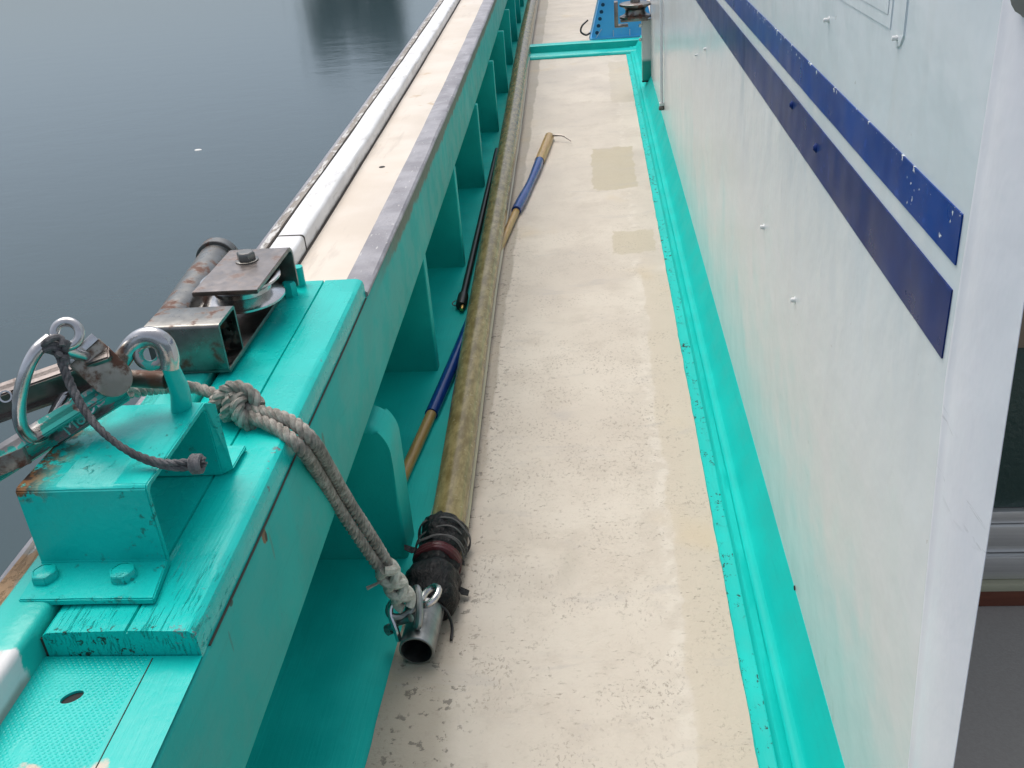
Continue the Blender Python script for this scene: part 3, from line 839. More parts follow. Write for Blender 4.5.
# ------------------------------------------------------------------ line roller on the forward corner post
sr = thing('side_roller', (.29, YE, .475), 'steel grooved roller on a bracket at the forward cabin corner above the crate', 'roller')
rc = at(636, 9, y=YE); rc = Vector((.25, YE, .535))
bm = NB(); lathe(bm, rc - Vector((0, 0, .05)), rc + Vector((0, 0, .05)), [(0, .085), (.06, .105), (.16, .105), (.28, .075), (.42, .066), (.58, .066), (.72, .08), (.82, .105), (.94, .105), (1, .09), (1, 0)], 36); obj('sheave', bm, m_steel, sr)
bm = NB(); hexbolt(bm, rc + Vector((0, 0, .05)), (0, 0, 1), .032, .035); obj('axle_bolt', bm, m_steel_b, sr)
bm = NB(); box(bm, (.15, YE - .03, .468), (.33, YE + .05, .482), .003); box(bm, (.11, YE - .05, .44), (.135, YE + .03, .60), .004); box(bm, (.11, YE - .05, .44), (.20, YE + .03, .452), .003)
obj('bracket', bm, m_steel_b, sr)
bm = NB(); hexbolt(bm, (.28, YE - .019, .44), (0, -1, 0), .012, .012); obj('bolt', bm, m_steel_c, sr)
bm = NB(); hexbolt(bm, (.28, YE - .019, .35), (0, -1, 0), .012, .012); obj('bolt', bm, m_steel_c, sr)

# ------------------------------------------------------------------ upturned blue crate
cr = thing('fish_crate', (.13, 8.95, .03), 'blue plastic crate standing upside down beyond the coaming by the cabin corner', 'crate')
CX0, CX1, CY0, CY1 = -.07, .50, 8.84, 9.22
def taper(z): return .10 * z / .40
bm = NB()
b0 = [(CX0, CY0), (CX1, CY0), (CX1, CY1), (CX0, CY1)]
def ringc(z, ins):
    return [bm.verts.new(p) for p in ((CX0 + ins, CY0 + ins * .5, z), (CX1 - ins, CY0 + ins * .5, z), (CX1 - ins, CY1 - ins * .5, z), (CX0 + ins, CY1 - ins * .5, z))]
R = [ringc(.05, .006), ringc(.45, .115)]
for k in range(4): bm.faces.new((R[0][k], R[0][(k + 1) % 4], R[1][(k + 1) % 4], R[1][k]))
bm.faces.new(R[1])
bmesh.ops.bevel(bm, geom=list(bm.edges), offset=.012, segments=2, affect='EDGES')
obj('body', bm, m_crate, cr)
bm = NB(); box(bm, (CX0 - .006, CY0 - .008, .046), (CX1 + .006, CY1 + .008, .062), .004); obj('rim', bm, m_crate, cr)
bm = NB()       # pale worn edge down the near-left corner and raised ribs
tube(bm, [(CX0 - .006, CY0 - .003, .06), (CX0 + .100, CY0 + .048, .45)], .006, 8)
obj('worn_edge', bm, m_crate_rim, cr)
for fx in (.20, .34):
    bm = NB(); tube(bm, [(CX0 + fx, CY0 - .001, .06), (CX0 + fx, CY0 + .008, .115)], .0035, 6); obj('rib', bm, m_crate_rim, cr)
bm = NB(); tube(bm, [(CX0 + .05, CY0 - .001, .06), (CX0 + .10, CY0 + .006, .13)], .0035, 6)
obj('rib', bm, m_crate_rim, cr)
for i in range(6):
    for j in range(1):
        z = .10 + i * .055; x = CX0 + .034 + j * .042 + taper(z) * 1.05
        y = CY0 + .004 + (z - .05) / .4 * .0545
        bm = NB(); lathe(bm, (x, y + .006, z), (x, y - .0028, z), [(0, .017), (1, .016), (1, 0)], 10); obj('hole', bm, m_crate_hole, cr)
cord = spline([at(588, 20, y=8.8), at(582, 26, y=8.78), at(581, 32, y=8.78), at(586, 35, y=8.8), at(590, 33, y=8.83)], 20)
bm = NB(); tube(bm, cord, .008, 8); obj('handle', bm, m_blackrod, cr)

# ------------------------------------------------------------------ hat-section bracket
bk = thing('mooring_bracket', (-.69, 1.0, .695), 'turquoise painted hat-shaped steel bracket bolted onto the near end of the bulwark block', 'bracket')
T = .008
prof = [(.925, .692), (.925, .702), (1.000, .7035), (1.002, .82 - T * .2), (1.008, .8225), (1.219, .8225), (1.226, .818), (1.2285, .702), (1.292, .702), (1.292, .692), (1.220, .692), (1.2175, .808), (1.212, .8125), (1.016, .8125), (1.0105, .808), (1.0085, .692)]
bm = NB()
rows = []
for i, q in enumerate([0, .15, .3, .45, .6, .75, .9, 1]):
    row = []
    for k, (y, z) in enumerate(prof):
        xl, xr = -.781, -.601
        if y < 1.0: xl, xr = -.774, -.590
        if y > 1.222: xr = -.585
        row.append(bm.verts.new((xl + (xr - xl) * q, y + .0012 * mn.noise(Vector((q * 5, k, 0))), z + .0012 * mn.noise(Vector((q * 4, k, 7))))))
    rows.append(row)
n = len(prof)
for A, C in zip(rows, rows[1:]):
    for k in range(n): bm.faces.new((A[k], A[(k + 1) % n], C[(k + 1) % n], C[k]))
bm.faces.new(rows[0]); bm.faces.new(rows[-1][::-1])
bmesh.ops.recalc_face_normals(bm, faces=bm.faces)
bmesh.ops.bevel(bm, geom=[e for e in bm.edges if e.calc_face_angle(0) > .6], offset=.0018, segments=2, affect='EDGES')
obj('plate', bm, m_teal_bracket, bk)
for bx_, by_ in ((-.757, .968), (-.648, .968)):
    bm = NB(); hexbolt(bm, (bx_, by_, .7025), (0, 0, 1), .0185, .0125)
    bmesh.ops.bevel(bm, geom=list(bm.edges), offset=.002, segments=2, affect='EDGES'); obj('bolt', bm, m_teal_bracket, bk)
# eye welded on top at the back
ec = at(152, 348, y=1.19)
base = Vector((at(172, 404, y=1.208).x, 1.208, .822))
eyeb = thing('eye_bolt', base, 'thick bright steel hook eye with turquoise stem standing on top of the bracket', 'eye bolt')
bm = NB(); tube(bm, spline([base + Vector((.012, 0, -.005)), at(180, 392, y=1.205), at(174, 376, y=1.198), at(168, 362, y=1.19)], 16), lambda t: .0200 - .0060 * t, 18, flat=.75); obj('stem', bm, m_teal_bracket, eyeb)
bm = NB(); tube(bm, spline([at(110, 377, y=1.18), at(121, 361, y=1.183), at(132, 346, y=1.187), at(142, 338.5, y=1.19), at(153, 337, y=1.19), at(163, 343, y=1.19), at(168, 355, y=1.19), at(168, 366, y=1.19)], 40), lambda t: .0115 + .0025 * t, 16, flat=1.15)
obj('ring', bm, m_steel_c, eyeb)
ec = at(150, 354, y=1.185); ax = Vector((.25, -1, .35)).normalized(); u = ax.cross(Vector((0, 0, 1))).normalized(); w = u.cross(ax)
bm = NB(); tube(bm, [ec + (u * math.cos(a) * .0165 + w * math.sin(a) * .0165) for a in [2 * math.pi * k / 32 for k in range(32)]], .0075, 12, closed=True); obj('inner_lip', bm, m_steel_t, eyeb)
bm = NB(); tube(bm, [at(118, 378, y=1.20), at(166, 380, y=1.20)], .013, 16); obj('cross_pin', bm, steel('rusty_pin', (.2, .17, .15), rust=.75, rough=.5), eyeb)

# ------------------------------------------------------------------ snatch block shackled to the eye
sb = thing('snatch_block', at(60, 400, y=1.15), 'rust stained stainless snatch block with two ribbed arms left of the turquoise bracket', 'snatch block')
def arm(bm, a, b, w, t, up):
    """forged I-section arm from a to b: web with raised flanges"""
    a, b = Vector(a), Vector(b); L = (b - a); l = L.normalized()
    s = l.cross(Vector(up)).normalized(); n = s.cross(l)
    for (c0, c1, h0, h1) in ((-w, w, -t * .5, t * .5), (-w, -w * .62, -t, t), (w * .62, w, -t, t)):
        vs = []
        for k in (0, 1):
            for (cc, hh) in ((c0, h0), (c1, h0), (c1, h1), (c0, h1)):
                vs.append(bm.verts.new(a + L * k + n * cc + s * hh))
        fs = [(0, 1, 2, 3), (7, 6, 5, 4)] + [(i, i + 4, (i + 1) % 4 + 4, (i + 1) % 4) for i in range(4)]
        F = [bm.faces.new([vs[i] for i in f]) for f in fs]
        bmesh.ops.bevel(bm, geom=list({e for f in F for e in f.edges}), offset=.0022, segments=2, affect='EDGES')
    bmesh.ops.recalc_face_normals(bm, faces=bm.faces)
bm = NB(); arm(bm, at(-70, 428, y=1.10), at(118, 362, y=1.17), .027, .012, (.1, -.4, .9)); up_arm = obj('arm', bm, m_steel_b, sb)
bm = NB(); arm(bm, at(-60, 500, y=1.02), at(122, 387, y=1.17), .024, .013, (.3, -.5, .8)); lo_arm = obj('arm', bm, m_steel_t, sb)
lo_arm['label'] = 'lower arm smeared with turquoise paint'
def letters(txt, p, xdir, nrm, size, parent, mat):
    cu = bpy.data.curves.new('embossed_letters', 'FONT'); cu.body = txt; cu.size = size; cu.extrude = .0012; cu.align_x = 'CENTER'; cu.align_y = 'CENTER'
    ob = bpy.data.objects.new('tmp', cu); COL.objects.link(ob)
    dg = bpy.context.evaluated_depsgraph_get(); me = bpy.data.meshes.new_from_object(ob.evaluated_get(dg)); bpy.data.objects.remove(ob)
    X = Vector(xdir).normalized(); Z = Vector(nrm); Z = (Z - X * Z.dot(X)).normalized(); Y = Z.cross(X)
    m = Matrix((X, Y, Z)).transposed().to_4x4(); m.translation = Vector(p)
    bm = NB(); bm.from_mesh(me); bmesh.ops.transform(bm, matrix=m, verts=bm.verts)
    obj('embossed_letters', bm, mat, parent, smooth=False)
tocam = lambda p: (CAMC - p).normalized()
p = at(6, 397, y=1.105); letters('O', p + tocam(p) * .008, at(40, 383, y=1.12) - at(0, 398, y=1.10), tocam(p), .024, up_arm, m_steel_c)
p = at(94, 404, y=1.145); letters('UD', p + tocam(p) * .014, at(110, 391, y=1.165) - at(70, 424, y=1.13), tocam(p), .026, lo_arm, m_steel_c)
p = at(74, 424, y=1.125); letters('M8', p + tocam(p) * .012, at(110, 391, y=1.165) - at(70, 424, y=1.13), tocam(p), .026, lo_arm, m_steel_t)
# rounded swivel plate with the rust streak
c0, c1 = at(84, 352, y=1.165), at(120, 385, y=1.165)
bm = NB(); L = c1 - c0; l = L.normalized(); nn = tocam(c0); nn = (nn - l * nn.dot(l)).normalized(); s = nn.cross(l); hw = .027
out = [(0, -hw), (L.length * .75, -hw)] + [(L.length * .75 + hw * 1.05 * math.cos(a), hw * math.sin(a)) for a in [math.radians(q) for q in range(-75, 76, 15)]] + [(L.length * .75, hw), (0, hw)]
prism(bm, out, .022, (c0, l, s, nn), .003, 2); bmesh.ops.recalc_face_normals(bm, faces=bm.faces)
obj('swivel_plate', bm, steel('rust_streaked_plate', (.40, .38, .33), rust=.72, rough=.42), sb)
bm = NB(); prism(bm, [(-.012, -hw * .95), (.0, -hw * .95), (.0, hw * .95), (-.012, hw * .95)], .026, (c0, l, s, nn), .003, 2); bmesh.ops.recalc_face_normals(bm, faces=bm.faces); obj('collar', bm, m_steel_c, sb)
# pin with eye
pe = at(67, 334, y=1.13)
bm = NB(); axr = Vector((.25, -1, .55)).normalized(); u = axr.cross(Vector((0, 0, 1))).normalized(); w = u.cross(axr)
tube(bm, [pe + (u * math.cos(a) + w * math.sin(a)) * .0165 for a in [2 * math.pi * k / 28 for k in range(28)]], .0068, 12, closed=True)
tube(bm, [pe + u * .012 - w * .016, c0 + l * .01 + nn * .010], .010, 12)
obj('pin', bm, m_steel_c, sb)
# big D ring
pts = [at(50, 339, y=1.12), at(36, 352, y=1.10), at(25, 375, y=1.085), at(19, 405, y=1.075), at(22, 428, y=1.075), at(34, 438, y=1.085), at(48, 428, y=1.11), at(58, 408, y=1.14), at(72, 385, y=1.165)]
bm = NB(); tube(bm, spline(pts, 60), .0092, 14)
obj('bow', bm, m_steel_c, sb)
bm = NB(); prism(bm, [(0, 0), (.05, 0), (.05, .024), (0, .024)], .01, (at(-6, 478, y=1.03), (1, .35, .25), (-.15, .1, 1), (.1, -1, .3)), .003); bmesh.ops.recalc_face_normals(bm, faces=bm.faces)
obj('link', bm, m_steel, sb)

# thin cord tied in the pin eye, its doubled tail lying across the bracket
def strand3(bm, pts, R, pitch, n=None, seg=7, k=3, ph=0.0):
    P = [Vector(p) for p in pts]
    L = sum((b - a).length for a, b in zip(P, P[1:])); n = n or int(max(24, L / (pitch / 10)))
    P = spline(P, n); Tn, N, B = frames_along(P)
    s = 0; S_ = [0]
    for a, b in zip(P, P[1:]): s += (b - a).length; S_.append(s)
    for q in range(k):
        path = []
        for i in range(n):
            a = 2 * math.pi * (S_[i] / pitch + q / k) + ph
            path.append(P[i] + (N[i] * math.cos(a) + B[i] * math.sin(a)) * R * .5)
        tube(bm, path, R * .56, seg)
cd = thing('tie_cord', at(130, 455, z=.83), 'thin dark grey cord hanging from the pin eye across the turquoise bracket', 'cord')
ctrl = [at(58, 348, y=1.118), at(64, 368, y=1.10), at(74, 392, y=1.085), at(90, 418, y=1.07), at(112, 440, y=1.055), at(140, 457, y=1.045), at(170, 465, y=1.04), at(196, 464, y=1.045)]
bm = NB()
for dx in (-.0045, .0045): strand3(bm, [c + Vector((dx * (.3 + .7 * i / 7), 0, dx * -.9)) for i, c in enumerate(ctrl)], .0048, .03)
obj('line', bm, m_cord, cd)
bm = NB()
kc = at(56, 345, y=1.113)
for j in range(3):
    a0 = j * 1.1
    tube(bm, [kc + Vector((.011 * math.cos(a + a0), -.004 + .007 * math.sin(2 * a + j), .012 * math.sin(a) - .006 * j)) for a in [2 * math.pi * k / 18 for k in range(17)]], .0046, 8)
tube(bm, spline([kc, pe - w * .018, pe - w * .012 + axr * .01, kc + Vector((.01, 0, -.01))], 14), .0046, 8)
obj('knot', bm, m_cord, cd)
bm = NB(); ke = ctrl[-1]
for j in range(3): tube(bm, [ke + Vector((.004 * j - .003, .009 * math.cos(a), .010 * math.sin(a))) for a in [2 * math.pi * k / 14 for k in range(14)]], .0045, 7, closed=True)
for j in range(7): tube(bm, [ke, ke + Vector((.012 + .006 * random.random(), .008 * (random.random() - .5), .012 * random.random() - .002))], .0018, 5)
obj('frayed_end', bm, m_cord, cd)

# ------------------------------------------------------------------ sheave fairlead
fl = thing('fairlead', (-.77, 1.75, .692), 'stainless fairlead with sheave, square tube and side roller bolted on the bulwark rail', 'fairlead')
bm = NB(); box(bm, (-.858, 1.555, .6985), (-.699, 1.965, .7075), .0015); obj('base_plate', bm, m_steel_b, fl)
bm = NB()       # square tube, open to the right
a0, a1, z0, z1, th = 1.550, 1.640, .7025, .798, .006
outl = rrect(a0, a1, z0, z1, .007, 3); inl = rrect(a0 + th, a1 - th, z0 + th, z1 - th, .004, 3)
rings = [[bm.verts.new((x, y, z)) for y, z in pr] for x, pr in ((-.842, outl), (-.70, outl), (-.70, inl), (-.842, inl))]
n = len(outl)
for A, C in zip(rings, rings[1:] + rings[:1]):
    for k in range(n): bm.faces.new((A[k], A[(k + 1) % n], C[(k + 1) % n], C[k]))
bmesh.ops.recalc_face_normals(bm, faces=bm.faces); tb = obj('square_tube', bm, m_steel, fl)
bm = NB(); box(bm, (-.8415, a0 + th, z0 + th), (-.836, a1 - th, z1 - th)); obj('tube_inside', bm, m_black_in, tb)
hp_ = at(188, 349, y=1.553); bm = NB(); lathe(bm, hp_ + Vector((0, .004, 0)), hp_ + Vector((0, -.0015, 0)), [(0, .0075), (1, .0065), (1, 0)], 14); obj('bolt_hole', bm, m_black_in, tb)
sc_ = Vector((-.744, 1.806, .7635))
bm = NB(); lathe(bm, sc_ + Vector((0, 0, -.025)), sc_ + Vector((0, 0, .025)), [(0, .03), (0, .078), (.04, .083), (.12, .083), (.2, .078), (.42, .058), (.58, .058), (.8, .076), (.88, .081), (.96, .081), (1, .076), (1, .03), (1, 0)], 48); obj('sheave', bm, m_steel_c, fl)
bm = NB()       # top plate bending down at its far end
xa, xc = -.804, -.672; ytop, ybk, zt = 1.698, 1.945, .802
pl_ = [(ytop, zt)] + [(ybk - .022 + .022 * math.sin(a), zt - .022 + .022 * math.cos(a)) for a in [math.radians(q) for q in range(0, 91, 15)]] + [(ybk, .7078)]
tk = .009
pin_ = [(ytop, zt - tk)] + [(ybk - .022 + (.022 - tk) * math.sin(a), zt - .022 + (.022 - tk) * math.cos(a)) for a in [math.radians(q) for q in range(0, 91, 15)]] + [(ybk - tk, .7078)]
loop = pl_ + pin_[::-1]
rows = [[bm.verts.new((x, y, z)) for y, z in loop] for x in (xa, xc)]
n = len(loop)
for k in range(n): bm.faces.new((rows[0][k], rows[0][(k + 1) % n], rows[1][(k + 1) % n], rows[1][k]))
bm.faces.new(rows[0]); bm.faces.new(rows[1][::-1]); bmesh.ops.recalc_face_normals(bm, faces=bm.faces)
bmesh.ops.bevel(bm, geom=[e for e in bm.edges if e.calc_face_angle(0) > 1.0], offset=.0012, segments=2, affect='EDGES')
obj('top_plate', bm, m_steel_b, fl)
bc = at(247, 260, z=.803)
bm = NB(); lathe(bm, (bc.x, bc.y, .801), (bc.x, bc.y, .805), [(0, .024), (.8, .024), (1, .022), (1, 0)], 28); hexbolt(bm, (bc.x, bc.y, .805), (0, 0, 1), .0195, .017); obj('bolt', bm, m_steel, fl)
rp = [Vector((-.846, 1.645, .738)), Vector((-.884, 2.03, .738))]
bm = NB(); tube(bm, rp, .041, 28); obj('roller', bm, m_steel, fl)
bm = NB(); pipe(bm, rp[1] + Vector((0, .004, 0)), rp[1] + Vector((-.001, .030, 0)), .049, .040, 32); obj('roller_flange', bm, m_steel, fl)
bm = NB(); box(bm, (-.93, 2.062, .69), (-.84, 2.07, .75), .003); obj('roller_bracket', bm, m_steel, fl)
bm = NB(); hexbolt(bm, (-.69, 1.93, .692), (0, 0, 1), .016, .03); obj('bolt', bm, m_teal, fl)
bm = NB(); tube(bm, [(-.684, 1.985, .69), (-.684, 1.985, .735)], .013, 12); obj('bolt', bm, m_teal, fl)

# ------------------------------------------------------------------ mooring rope
rp_ = thing('mooring_rope', at(240, 405, z=.72), 'weathered three-strand rope knotted on the bulwark and running down to the pole end', 'rope')
kn = Vector((-.628, 1.388, .722))
bm = NB()
strand3(bm, [at(128, 392, y=1.26), at(160, 388, y=1.33), at(188, 387, y=1.42), at(212, 393, y=1.42), kn], .0105, .045); obj('tail', bm, m_rope, rp_)
def dbl(off):
    o = Vector(off)
    return [kn + Vector((.01, -.01, -.004)) + o * .5, at(282, 424, z=.705) + o, at(306, 444, z=.675) + o, at(322, 468, z=.575) + o, at(342, 502, z=.44) + o, at(372, 548, z=.29) + o, at(394, 582, z=.185) + o * .6, at(404, 598, z=.145) + o * .3]
bm = NB()
strand3(bm, dbl((-.0078, -.007, -.004)), .0118, .044); strand3(bm, dbl((.0085, .007, .004)), .0118, .044, ph=1.0); obj('fall', bm, m_rope, rp_)
bm = NB()
dirk = (at(282, 424, z=.705) - kn).normalized(); uk = dirk.cross(Vector((0, 0, 1))).normalized(); wk = uk.cross(dirk)
for turn in range(4):
    o = kn + dirk * (-.030 + .019 * turn)
    strand3(bm, [o + (uk * math.cos(a) + wk * math.sin(a)) * (.021 + .003 * (turn % 2)) + dirk * .012 * math.sin(a + turn) for a in [2 * math.pi * k / 9 + turn for k in range(10)]], .0108, .042, n=44, seg=6)
strand3(bm, [kn - dirk * .036 + uk * .012, kn + wk * .032 - dirk * .01, kn + wk * .030 + dirk * .018 - uk * .01, kn + dirk * .04 - uk * .012 + wk * .008], .0118, .045, n=40, seg=6)
obj('knot', bm, m_rope, rp_)
bm = NB()
p0, p1 = at(384, 566, z=.235), at(406, 603, z=.13)
dj = (p1 - p0); lj = dj.normalized(); uj = lj.cross(Vector((0, 0, 1))).normalized(); wj = uj.cross(lj)
for k in range(2):
    for sgn in (-1, 1):
        tube(bm, [p0 + dj * t + (uj * math.cos(sgn * 9 * t + k * math.pi) + wj * math.sin(sgn * 9 * t + k * math.pi)) * .017 for t in [i / 40 for i in range(41)]], .0105, 9)
obj('splice', bm, m_rope_w, rp_)
bm = NB()
for k in range(7):
    a = at(386, 574, z=.22); tube(bm, spline([a, at(378 + random.random() * 3, 582, z=.21), at(366 + random.random() * 5, 586 + random.random() * 6, z=.2)], 8), .0016, 5)
obj('loose_end', bm, m_rope, rp_)

# ------------------------------------------------------------------ the long pole
pp = [(-.413, 1.80), (-.414, 1.98), (-.470, 3.46), (-.541, 5.9), (-.641, 8.86), (-.718, 11.77), (-.80, 14.8)]
def prad(y): return float(np.interp(y, [1.5, 2.0, 3.5, 6, 9, 15], [.043, .0445, .046, .056, .058, .058]))
path = spline([(x, y, prad(y) + .008) for x, y in pp], 120)
po = thing('fibreglass_pole', (-.413, 1.98, .0), 'long olive brown fibreglass pole lying along the bulwark on the deck', 'pole')
bm = NB(); tube(bm, path, lambda t: prad(1.8 + t * 13.0), 40); obj('shaft', bm, m_pole, po)
bm = NB(); rows = []  # narrow pale strip along the lower right of the pole
for q in path[1:]:
    r = prad(q.y); a = math.radians(-38); c = Vector((q.x + r * math.cos(a) * .99, q.y, q.z + r * math.sin(a) * .99))
    e2 = c + Vector((.012 + .003 * mn.noise(Vector((q.y * 3, 0, 0))), 0, -.004))
    rows.append([bm.verts.new(c + Vector((-.004, 0, .004))), bm.verts.new(e2 + Vector((0, 0, .002))), bm.verts.new(e2 + Vector((0, 0, -.001))), bm.verts.new(c + Vector((-.004, 0, -.004)))])
for A, C in zip(rows, rows[1:]):
    for k in range(4): bm.faces.new((A[k], C[k], C[(k + 1) % 4], A[(k + 1) % 4]))
bmesh.ops.recalc_face_normals(bm, faces=bm.faces); obj('pale_strip', bm, m_pale_strip, po)
# steel end socket
e0, e1 = Vector((-.4235, 1.508, .047)), Vector((-.413, 1.80, .050))
bm = NB(); pipe(bm, e0, e1, .038, .033, 36); sk = obj('end_socket', bm, m_galv, po)
bm = NB(); lathe(bm, e0 + (e1 - e0) * .35, e0 + (e1 - e0) * .36, [(0, .0335), (1, .0335), (1, 0)], 24); obj('socket_inside', bm, m_black_in, sk)
# black plastic wrapping
w0, w1 = Vector((-.4205, 1.632, .050)), Vector((-.4150, 1.915, .056))
def dw(t, a):
    return 1 + .16 * mn.noise(Vector((math.cos(a) * 1.3, math.sin(a) * 1.3, t * 5))) + .06 * mn.noise(Vector((math.cos(a) * 4, math.sin(a) * 4, t * 16))) + (.06 * math.sin(5 * a) if t > .985 else 0)
prf = [(t, r) for t, r in zip(*(lambda tt: (tt, np.interp(tt, [0, .06, .2, .36, .44, .50, .62, .68, .8, .93, 1], [.041, .056, .066, .062, .050, .054, .054, .051, .060, .059, .053])))(np.linspace(0, 1, 46)))]
prf = [(float(t), float(r)) for t, r in prf]
bm = NB(); lathe(bm, w0, w1, prf, 44, dw); wr = obj('tape_wrap', bm, m_wrap, po)
bm = NB(); lathe(bm, w0 + (w1 - w0) * .49, w0 + (w1 - w0) * .62, [(t, r) for t, r in zip([i / 12 for i in range(13)], [.048, .056, .058, .057, .0575, .058, .057, .0565, .058, .058, .057, .055, .048])], 40, lambda t, a: 1 + .07 * mn.noise(Vector((math.cos(a) * 2, math.sin(a) * 2, t * 2)))); obj('red_band', bm, m_red, wr)
# torn flaps
def flap(c, d1, d2, s):
    bm = NB(); c, d1, d2 = Vector(c), Vector(d1), Vector(d2)
    pts = [c, c + d1 * s, c + d1 * s * .8 + d2 * s * .7, c + d1 * s * .2 + d2 * s * .9, c + d2 * s * .4 - d1 * s * .2]
    top = [bm.verts.new(p) for p in pts]; bot = [bm.verts.new(p - Vector((0, 0, .0016))) for p in pts]
    bm.faces.new(top); bm.faces.new(bot[::-1])
    for i in range(5): bm.faces.new((top[i], bot[i], bot[(i + 1) % 5], top[(i + 1) % 5]))
    bmesh.ops.recalc_face_normals(bm, faces=bm.faces); obj('torn_flap', bm, m_wrap, wr)
flap((-.468, 1.82, .075), (-.9, .1, .25), (-.1, -.8, .1), .035); flap((-.365, 1.735, .032), (.9, -.2, -.35), (.2, -.9, -.1), .03)
flap((-.43, 1.915, .100), (.9, .3, -.1), (-.1, .9, -.15), .03); flap((-.37, 1.79, .05), (.8, .1, -.3), (.1, .8, .2), .02)
bm = NB()       # grey twine lashings
axw = (w1 - w0).normalized(); uw = axw.cross(Vector((0, 0, 1))).normalized(); ww = uw.cross(axw)
for t0, tilt, rr in ((.70, .18, .060), (.74, -.22, .061), (.86, .10, .063), (.90, -.06, .062), (.66, -.10, .060)):
    c = w0 + (w1 - w0) * t0
    tube(bm, [c + (uw * math.cos(a) + ww * math.sin(a)) * rr * (1 + .12 * mn.noise(Vector((math.cos(a) * 1.3, math.sin(a) * 1.3, t0 * 5)))) + axw * tilt * .06 * math.cos(a + t0 * 20) for a in [2 * math.pi * k / 40 for k in range(40)]], .0021, 6, closed=True)
obj('twine', bm, m_twine, wr)
bm = NB(); tube(bm, spline([at(438, 603, z=.07), at(447, 612, z=.05), at(452, 626, z=.02), at(451, 640, z=.012)], 16), .0035, 7); obj('loose_string', bm, m_blackrod, wr)

# shackle joining the rope to the socket
sh = thing('rope_shackle', at(412, 612, z=.10), 'small galvanised shackle and chain links joining the rope to the pole end', 'shackle')
cs = Vector((-.447, 1.632, .092))
def link(c, axA, axB, ra, rb, r):
    axA, axB = Vector(axA).normalized(), Vector(axB).normalized()
    tube(bm, [Vector(c) + axA * ra * math.cos(a) + axB * rb * math.sin(a) for a in [2 * math.pi * k / 30 for k in range(30)]], r, 10, closed=True)
bm = NB(); link(at(417, 607, z=.118), (.12, -.75, -.42), (.35, .1, .9), .040, .017, .0082); obj('link', bm, m_galv, sh)
bm = NB(); link(at(402, 606, z=.125), (.75, .3, .2), (-.2, .5, .7), .030, .020, .008); obj('link', bm, m_galv, sh)
bm = NB(); link(at(430, 596, z=.118), (.3, .9, .15), (.9, -.3, .3), .026, .018, .0078); obj('link', bm, m_steel_c, sh)
bm = NB(); tube(bm, [at(389, 629, z=.06), at(398, 622, z=.09), at(411, 618, z=.11)], .0085, 12); lathe(bm, at(386, 631, z=.055), at(392, 628, z=.063), [(0, .006), (.15, .012), (.85, .012), (1, .006), (1, 0)], 14); obj('pin', bm, m_galv, sh)
bm = NB(); tube(bm, spline([at(394, 600, z=.14), at(390, 612, z=.12), at(396, 630, z=.085), at(399, 640, z=.06)], 14), .0068, 10); obj('bow', bm, m_steel_c, sh)

# ------------------------------------------------------------------ boat hook with blue grips, passing under the pole
A0, A1 = at(397, 490, z=.022), at(549, 137, z=.022)
dv = (A1 - A0); Lh = dv.length
bh = thing('boat_hook', A0, 'bamboo boat hook with two blue grips lying across under the pole', 'boat hook')
def along(v_y): return (v_y - A0.y) / (A1.y - A0.y)
def hk(t): return A0 + dv * t + Vector((0, 0, .0)) + Vector((.006 * math.sin(t * 9), 0, 0))
bm = NB(); tube(bm, [hk(i / 60) for i in range(61)], .0165, 16); obj('shaft', bm, m_bamboo, bh)
t0 = along(at(424, 415, z=.02).y); t1 = along(3.35)
bm = NB(); tube(bm, [hk(t0 + (t1 - t0) * i / 24) for i in range(25)], lambda t: .0205, 18); obj('grip', bm, m_grip, bh)
t0 = along(at(514, 212, z=.02).y); t1 = along(at(538, 162, z=.02).y)
bm = NB(); tube(bm, [hk(t0 + (t1 - t0) * i / 24) + Vector((.006 * math.sin(math.pi * i / 24), 0, .004)) for i in range(25)], lambda t: .023 + .002 * math.sin(t * 9), 18); obj('grip', bm, m_grip, bh)
t0 = along(at(538, 162, z=.02).y)
bm = NB(); tube(bm, [hk(t0 + (1.0 - t0) * i / 10) for i in range(11)], lambda t: .028, 18); obj('tip', bm, m_bamboo, bh)
bm = NB(); tube(bm, spline([A1 + Vector((0, -.01, .01)), at(556, 135.5, z=.04), at(563, 136, z=.04), at(571, 141, z=.02)], 20), lambda t: .006 - .003 * t, 8); obj('hook', bm, m_steel_b, bh)

# black rod tucked beside the pole
R0, R1 = at(461, 306, z=.02), at(497, 150, z=.02)
rd = thing('black_rod', R0, 'slim black rod with a brass end tucked between pole and bulwark frames', 'rod')
bm = NB(); tube(bm, [R0 + (R1 - R0) * i / 20 for i in range(21)], .0135, 14); obj('shaft', bm, m_blackrod, rd)
bm = NB(); d = (R0 - R1).normalized(); lathe(bm, R0 + d * -.10, R0 + d * .004, [(0, .017), (.05, .021), (.9, .021), (1, .018), (1, 0)], 16); obj('end_sleeve', bm, m_blackrod, rd)
bm = NB(); lathe(bm, R0 + d * .003 + Vector((.006, 0, 0)), R0 + d * .035 + Vector((.006, 0, 0)), [(0, .009), (.8, .009), (1, .006), (1, 0)], 12); obj('brass_tip', bm, m_brass, rd)
bm = NB(); rc_ = R0 + Vector((-.022, .02, .0)); tube(bm, [rc_ + Vector((.013 * math.cos(a), .022 * math.sin(a), .004)) for a in [2 * math.pi * k / 20 for k in range(20)]], .0022, 6, closed=True); obj('ring', bm, m_twine, rd)

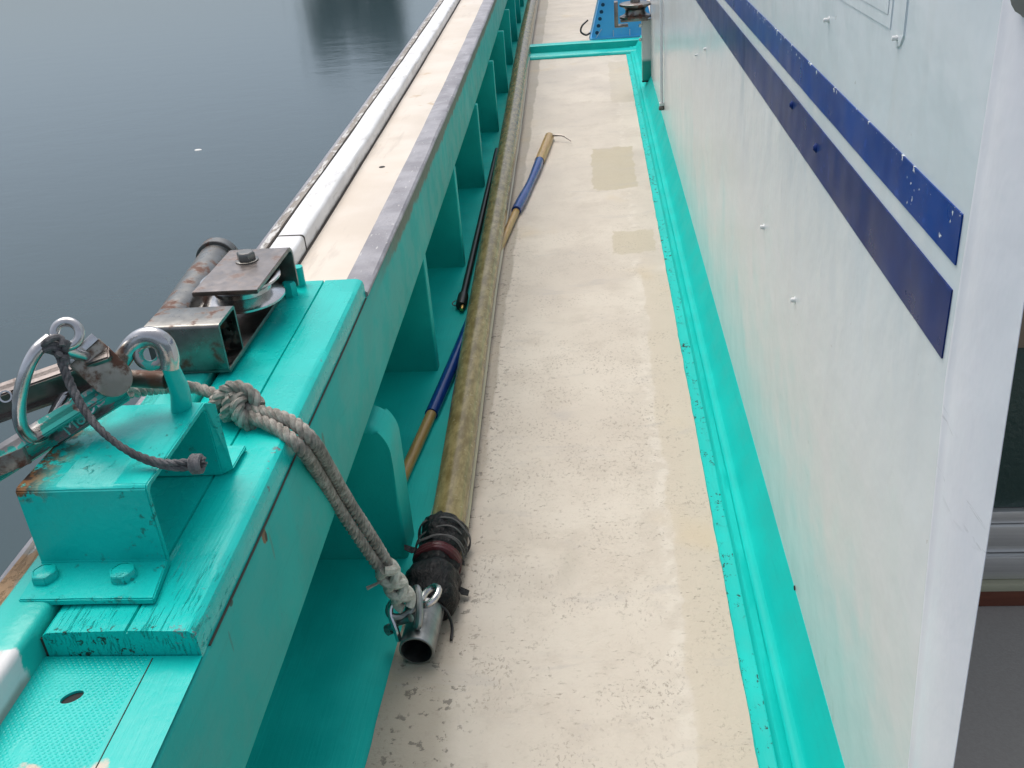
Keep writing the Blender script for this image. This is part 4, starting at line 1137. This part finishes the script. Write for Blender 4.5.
# ------------------------------------------------------------------ scrap afloat, and the tree on the far shore mirrored in the water
fp = at(198, 150, z=-.9)
bm = NB(); bmesh.ops.create_icosphere(bm, subdivisions=2, radius=.032)
for v in bm.verts: v.co = Vector((v.co.x * 1.3, v.co.y * .7, v.co.z * .3)) * (1 + .25 * mn.noise(v.co * 30)) + fp
tag(obj('foam_scrap', bm, m_foam), 'small white scrap floating on the grey water', 'scrap')

m_leaf = Mat('mist_paled_foliage', (.03, .05, .025), .6); m_leaf = m_leaf.set(m_leaf.mix(m_leaf.noise(1.5, 3), (.07, .095, .075), (.11, .13, .10)))  # leaf colour paled to stand in for mist over the distance
m_bark = Mat('bark', (.06, .05, .04), .9).m
m_rock = Mat('shore_rock', (.16, .15, .14), .9).m
tc = Vector((-10.9, 46, -.9))
bm = NB(); bmesh.ops.create_icosphere(bm, subdivisions=4, radius=1)
for v in bm.verts: v.co = Vector((v.co.x * 3.2, v.co.y * 2.2, v.co.z * .7)) * (1 + .25 * mn.noise(v.co * 2.5)) + tc
tag(obj('rock', bm, m_rock), 'low grey rock rising from the water under the tree', 'rock')
tr = thing('tree', tc + Vector((0, 0, .5)), 'dark bushy tree on the rock, mirrored in the water', 'tree')
bm = NB()
base = tc + Vector((0, 0, .4))
tube(bm, spline([base, base + Vector((.1, 0, 1.2)), base + Vector((-.1, .1, 2.6)), base + Vector((.1, 0, 4.2))], 14), lambda t: .2 - .15 * t, 10)
limbs = []
for k in range(14):
    a = k * 2.4; z = 1.0 + 3.0 * k / 14; e = base + Vector((1.5 * math.cos(a), 1.2 * math.sin(a), z + .7)); limbs.append(e)
    tube(bm, spline([base + Vector((0, 0, z)), base + Vector((.7 * math.cos(a), .6 * math.sin(a), z + .25)), e], 8), lambda t: .07 - .05 * t, 6)
obj('trunk', bm, m_bark, tr)
bm = NB()
for k in range(9000):
    e = random.choice(limbs); r = Vector((random.gauss(0, .42), random.gauss(0, .42), random.gauss(0, .36)))
    c = e + r; s = .07 + .06 * random.random()
    a = Vector((random.gauss(0, 1), random.gauss(0, 1), random.gauss(0, .6))).normalized(); b = a.cross(Vector((random.gauss(0, 1), random.gauss(0, 1), random.gauss(0, 1)))).normalized()
    bm.faces.new([bm.verts.new(c + a * s * 1.4), bm.verts.new(c + b * s * .6), bm.verts.new(c - a * s * 1.4), bm.verts.new(c - b * s * .6)])
obj('crown', bm, m_leaf, tr, smooth=False)
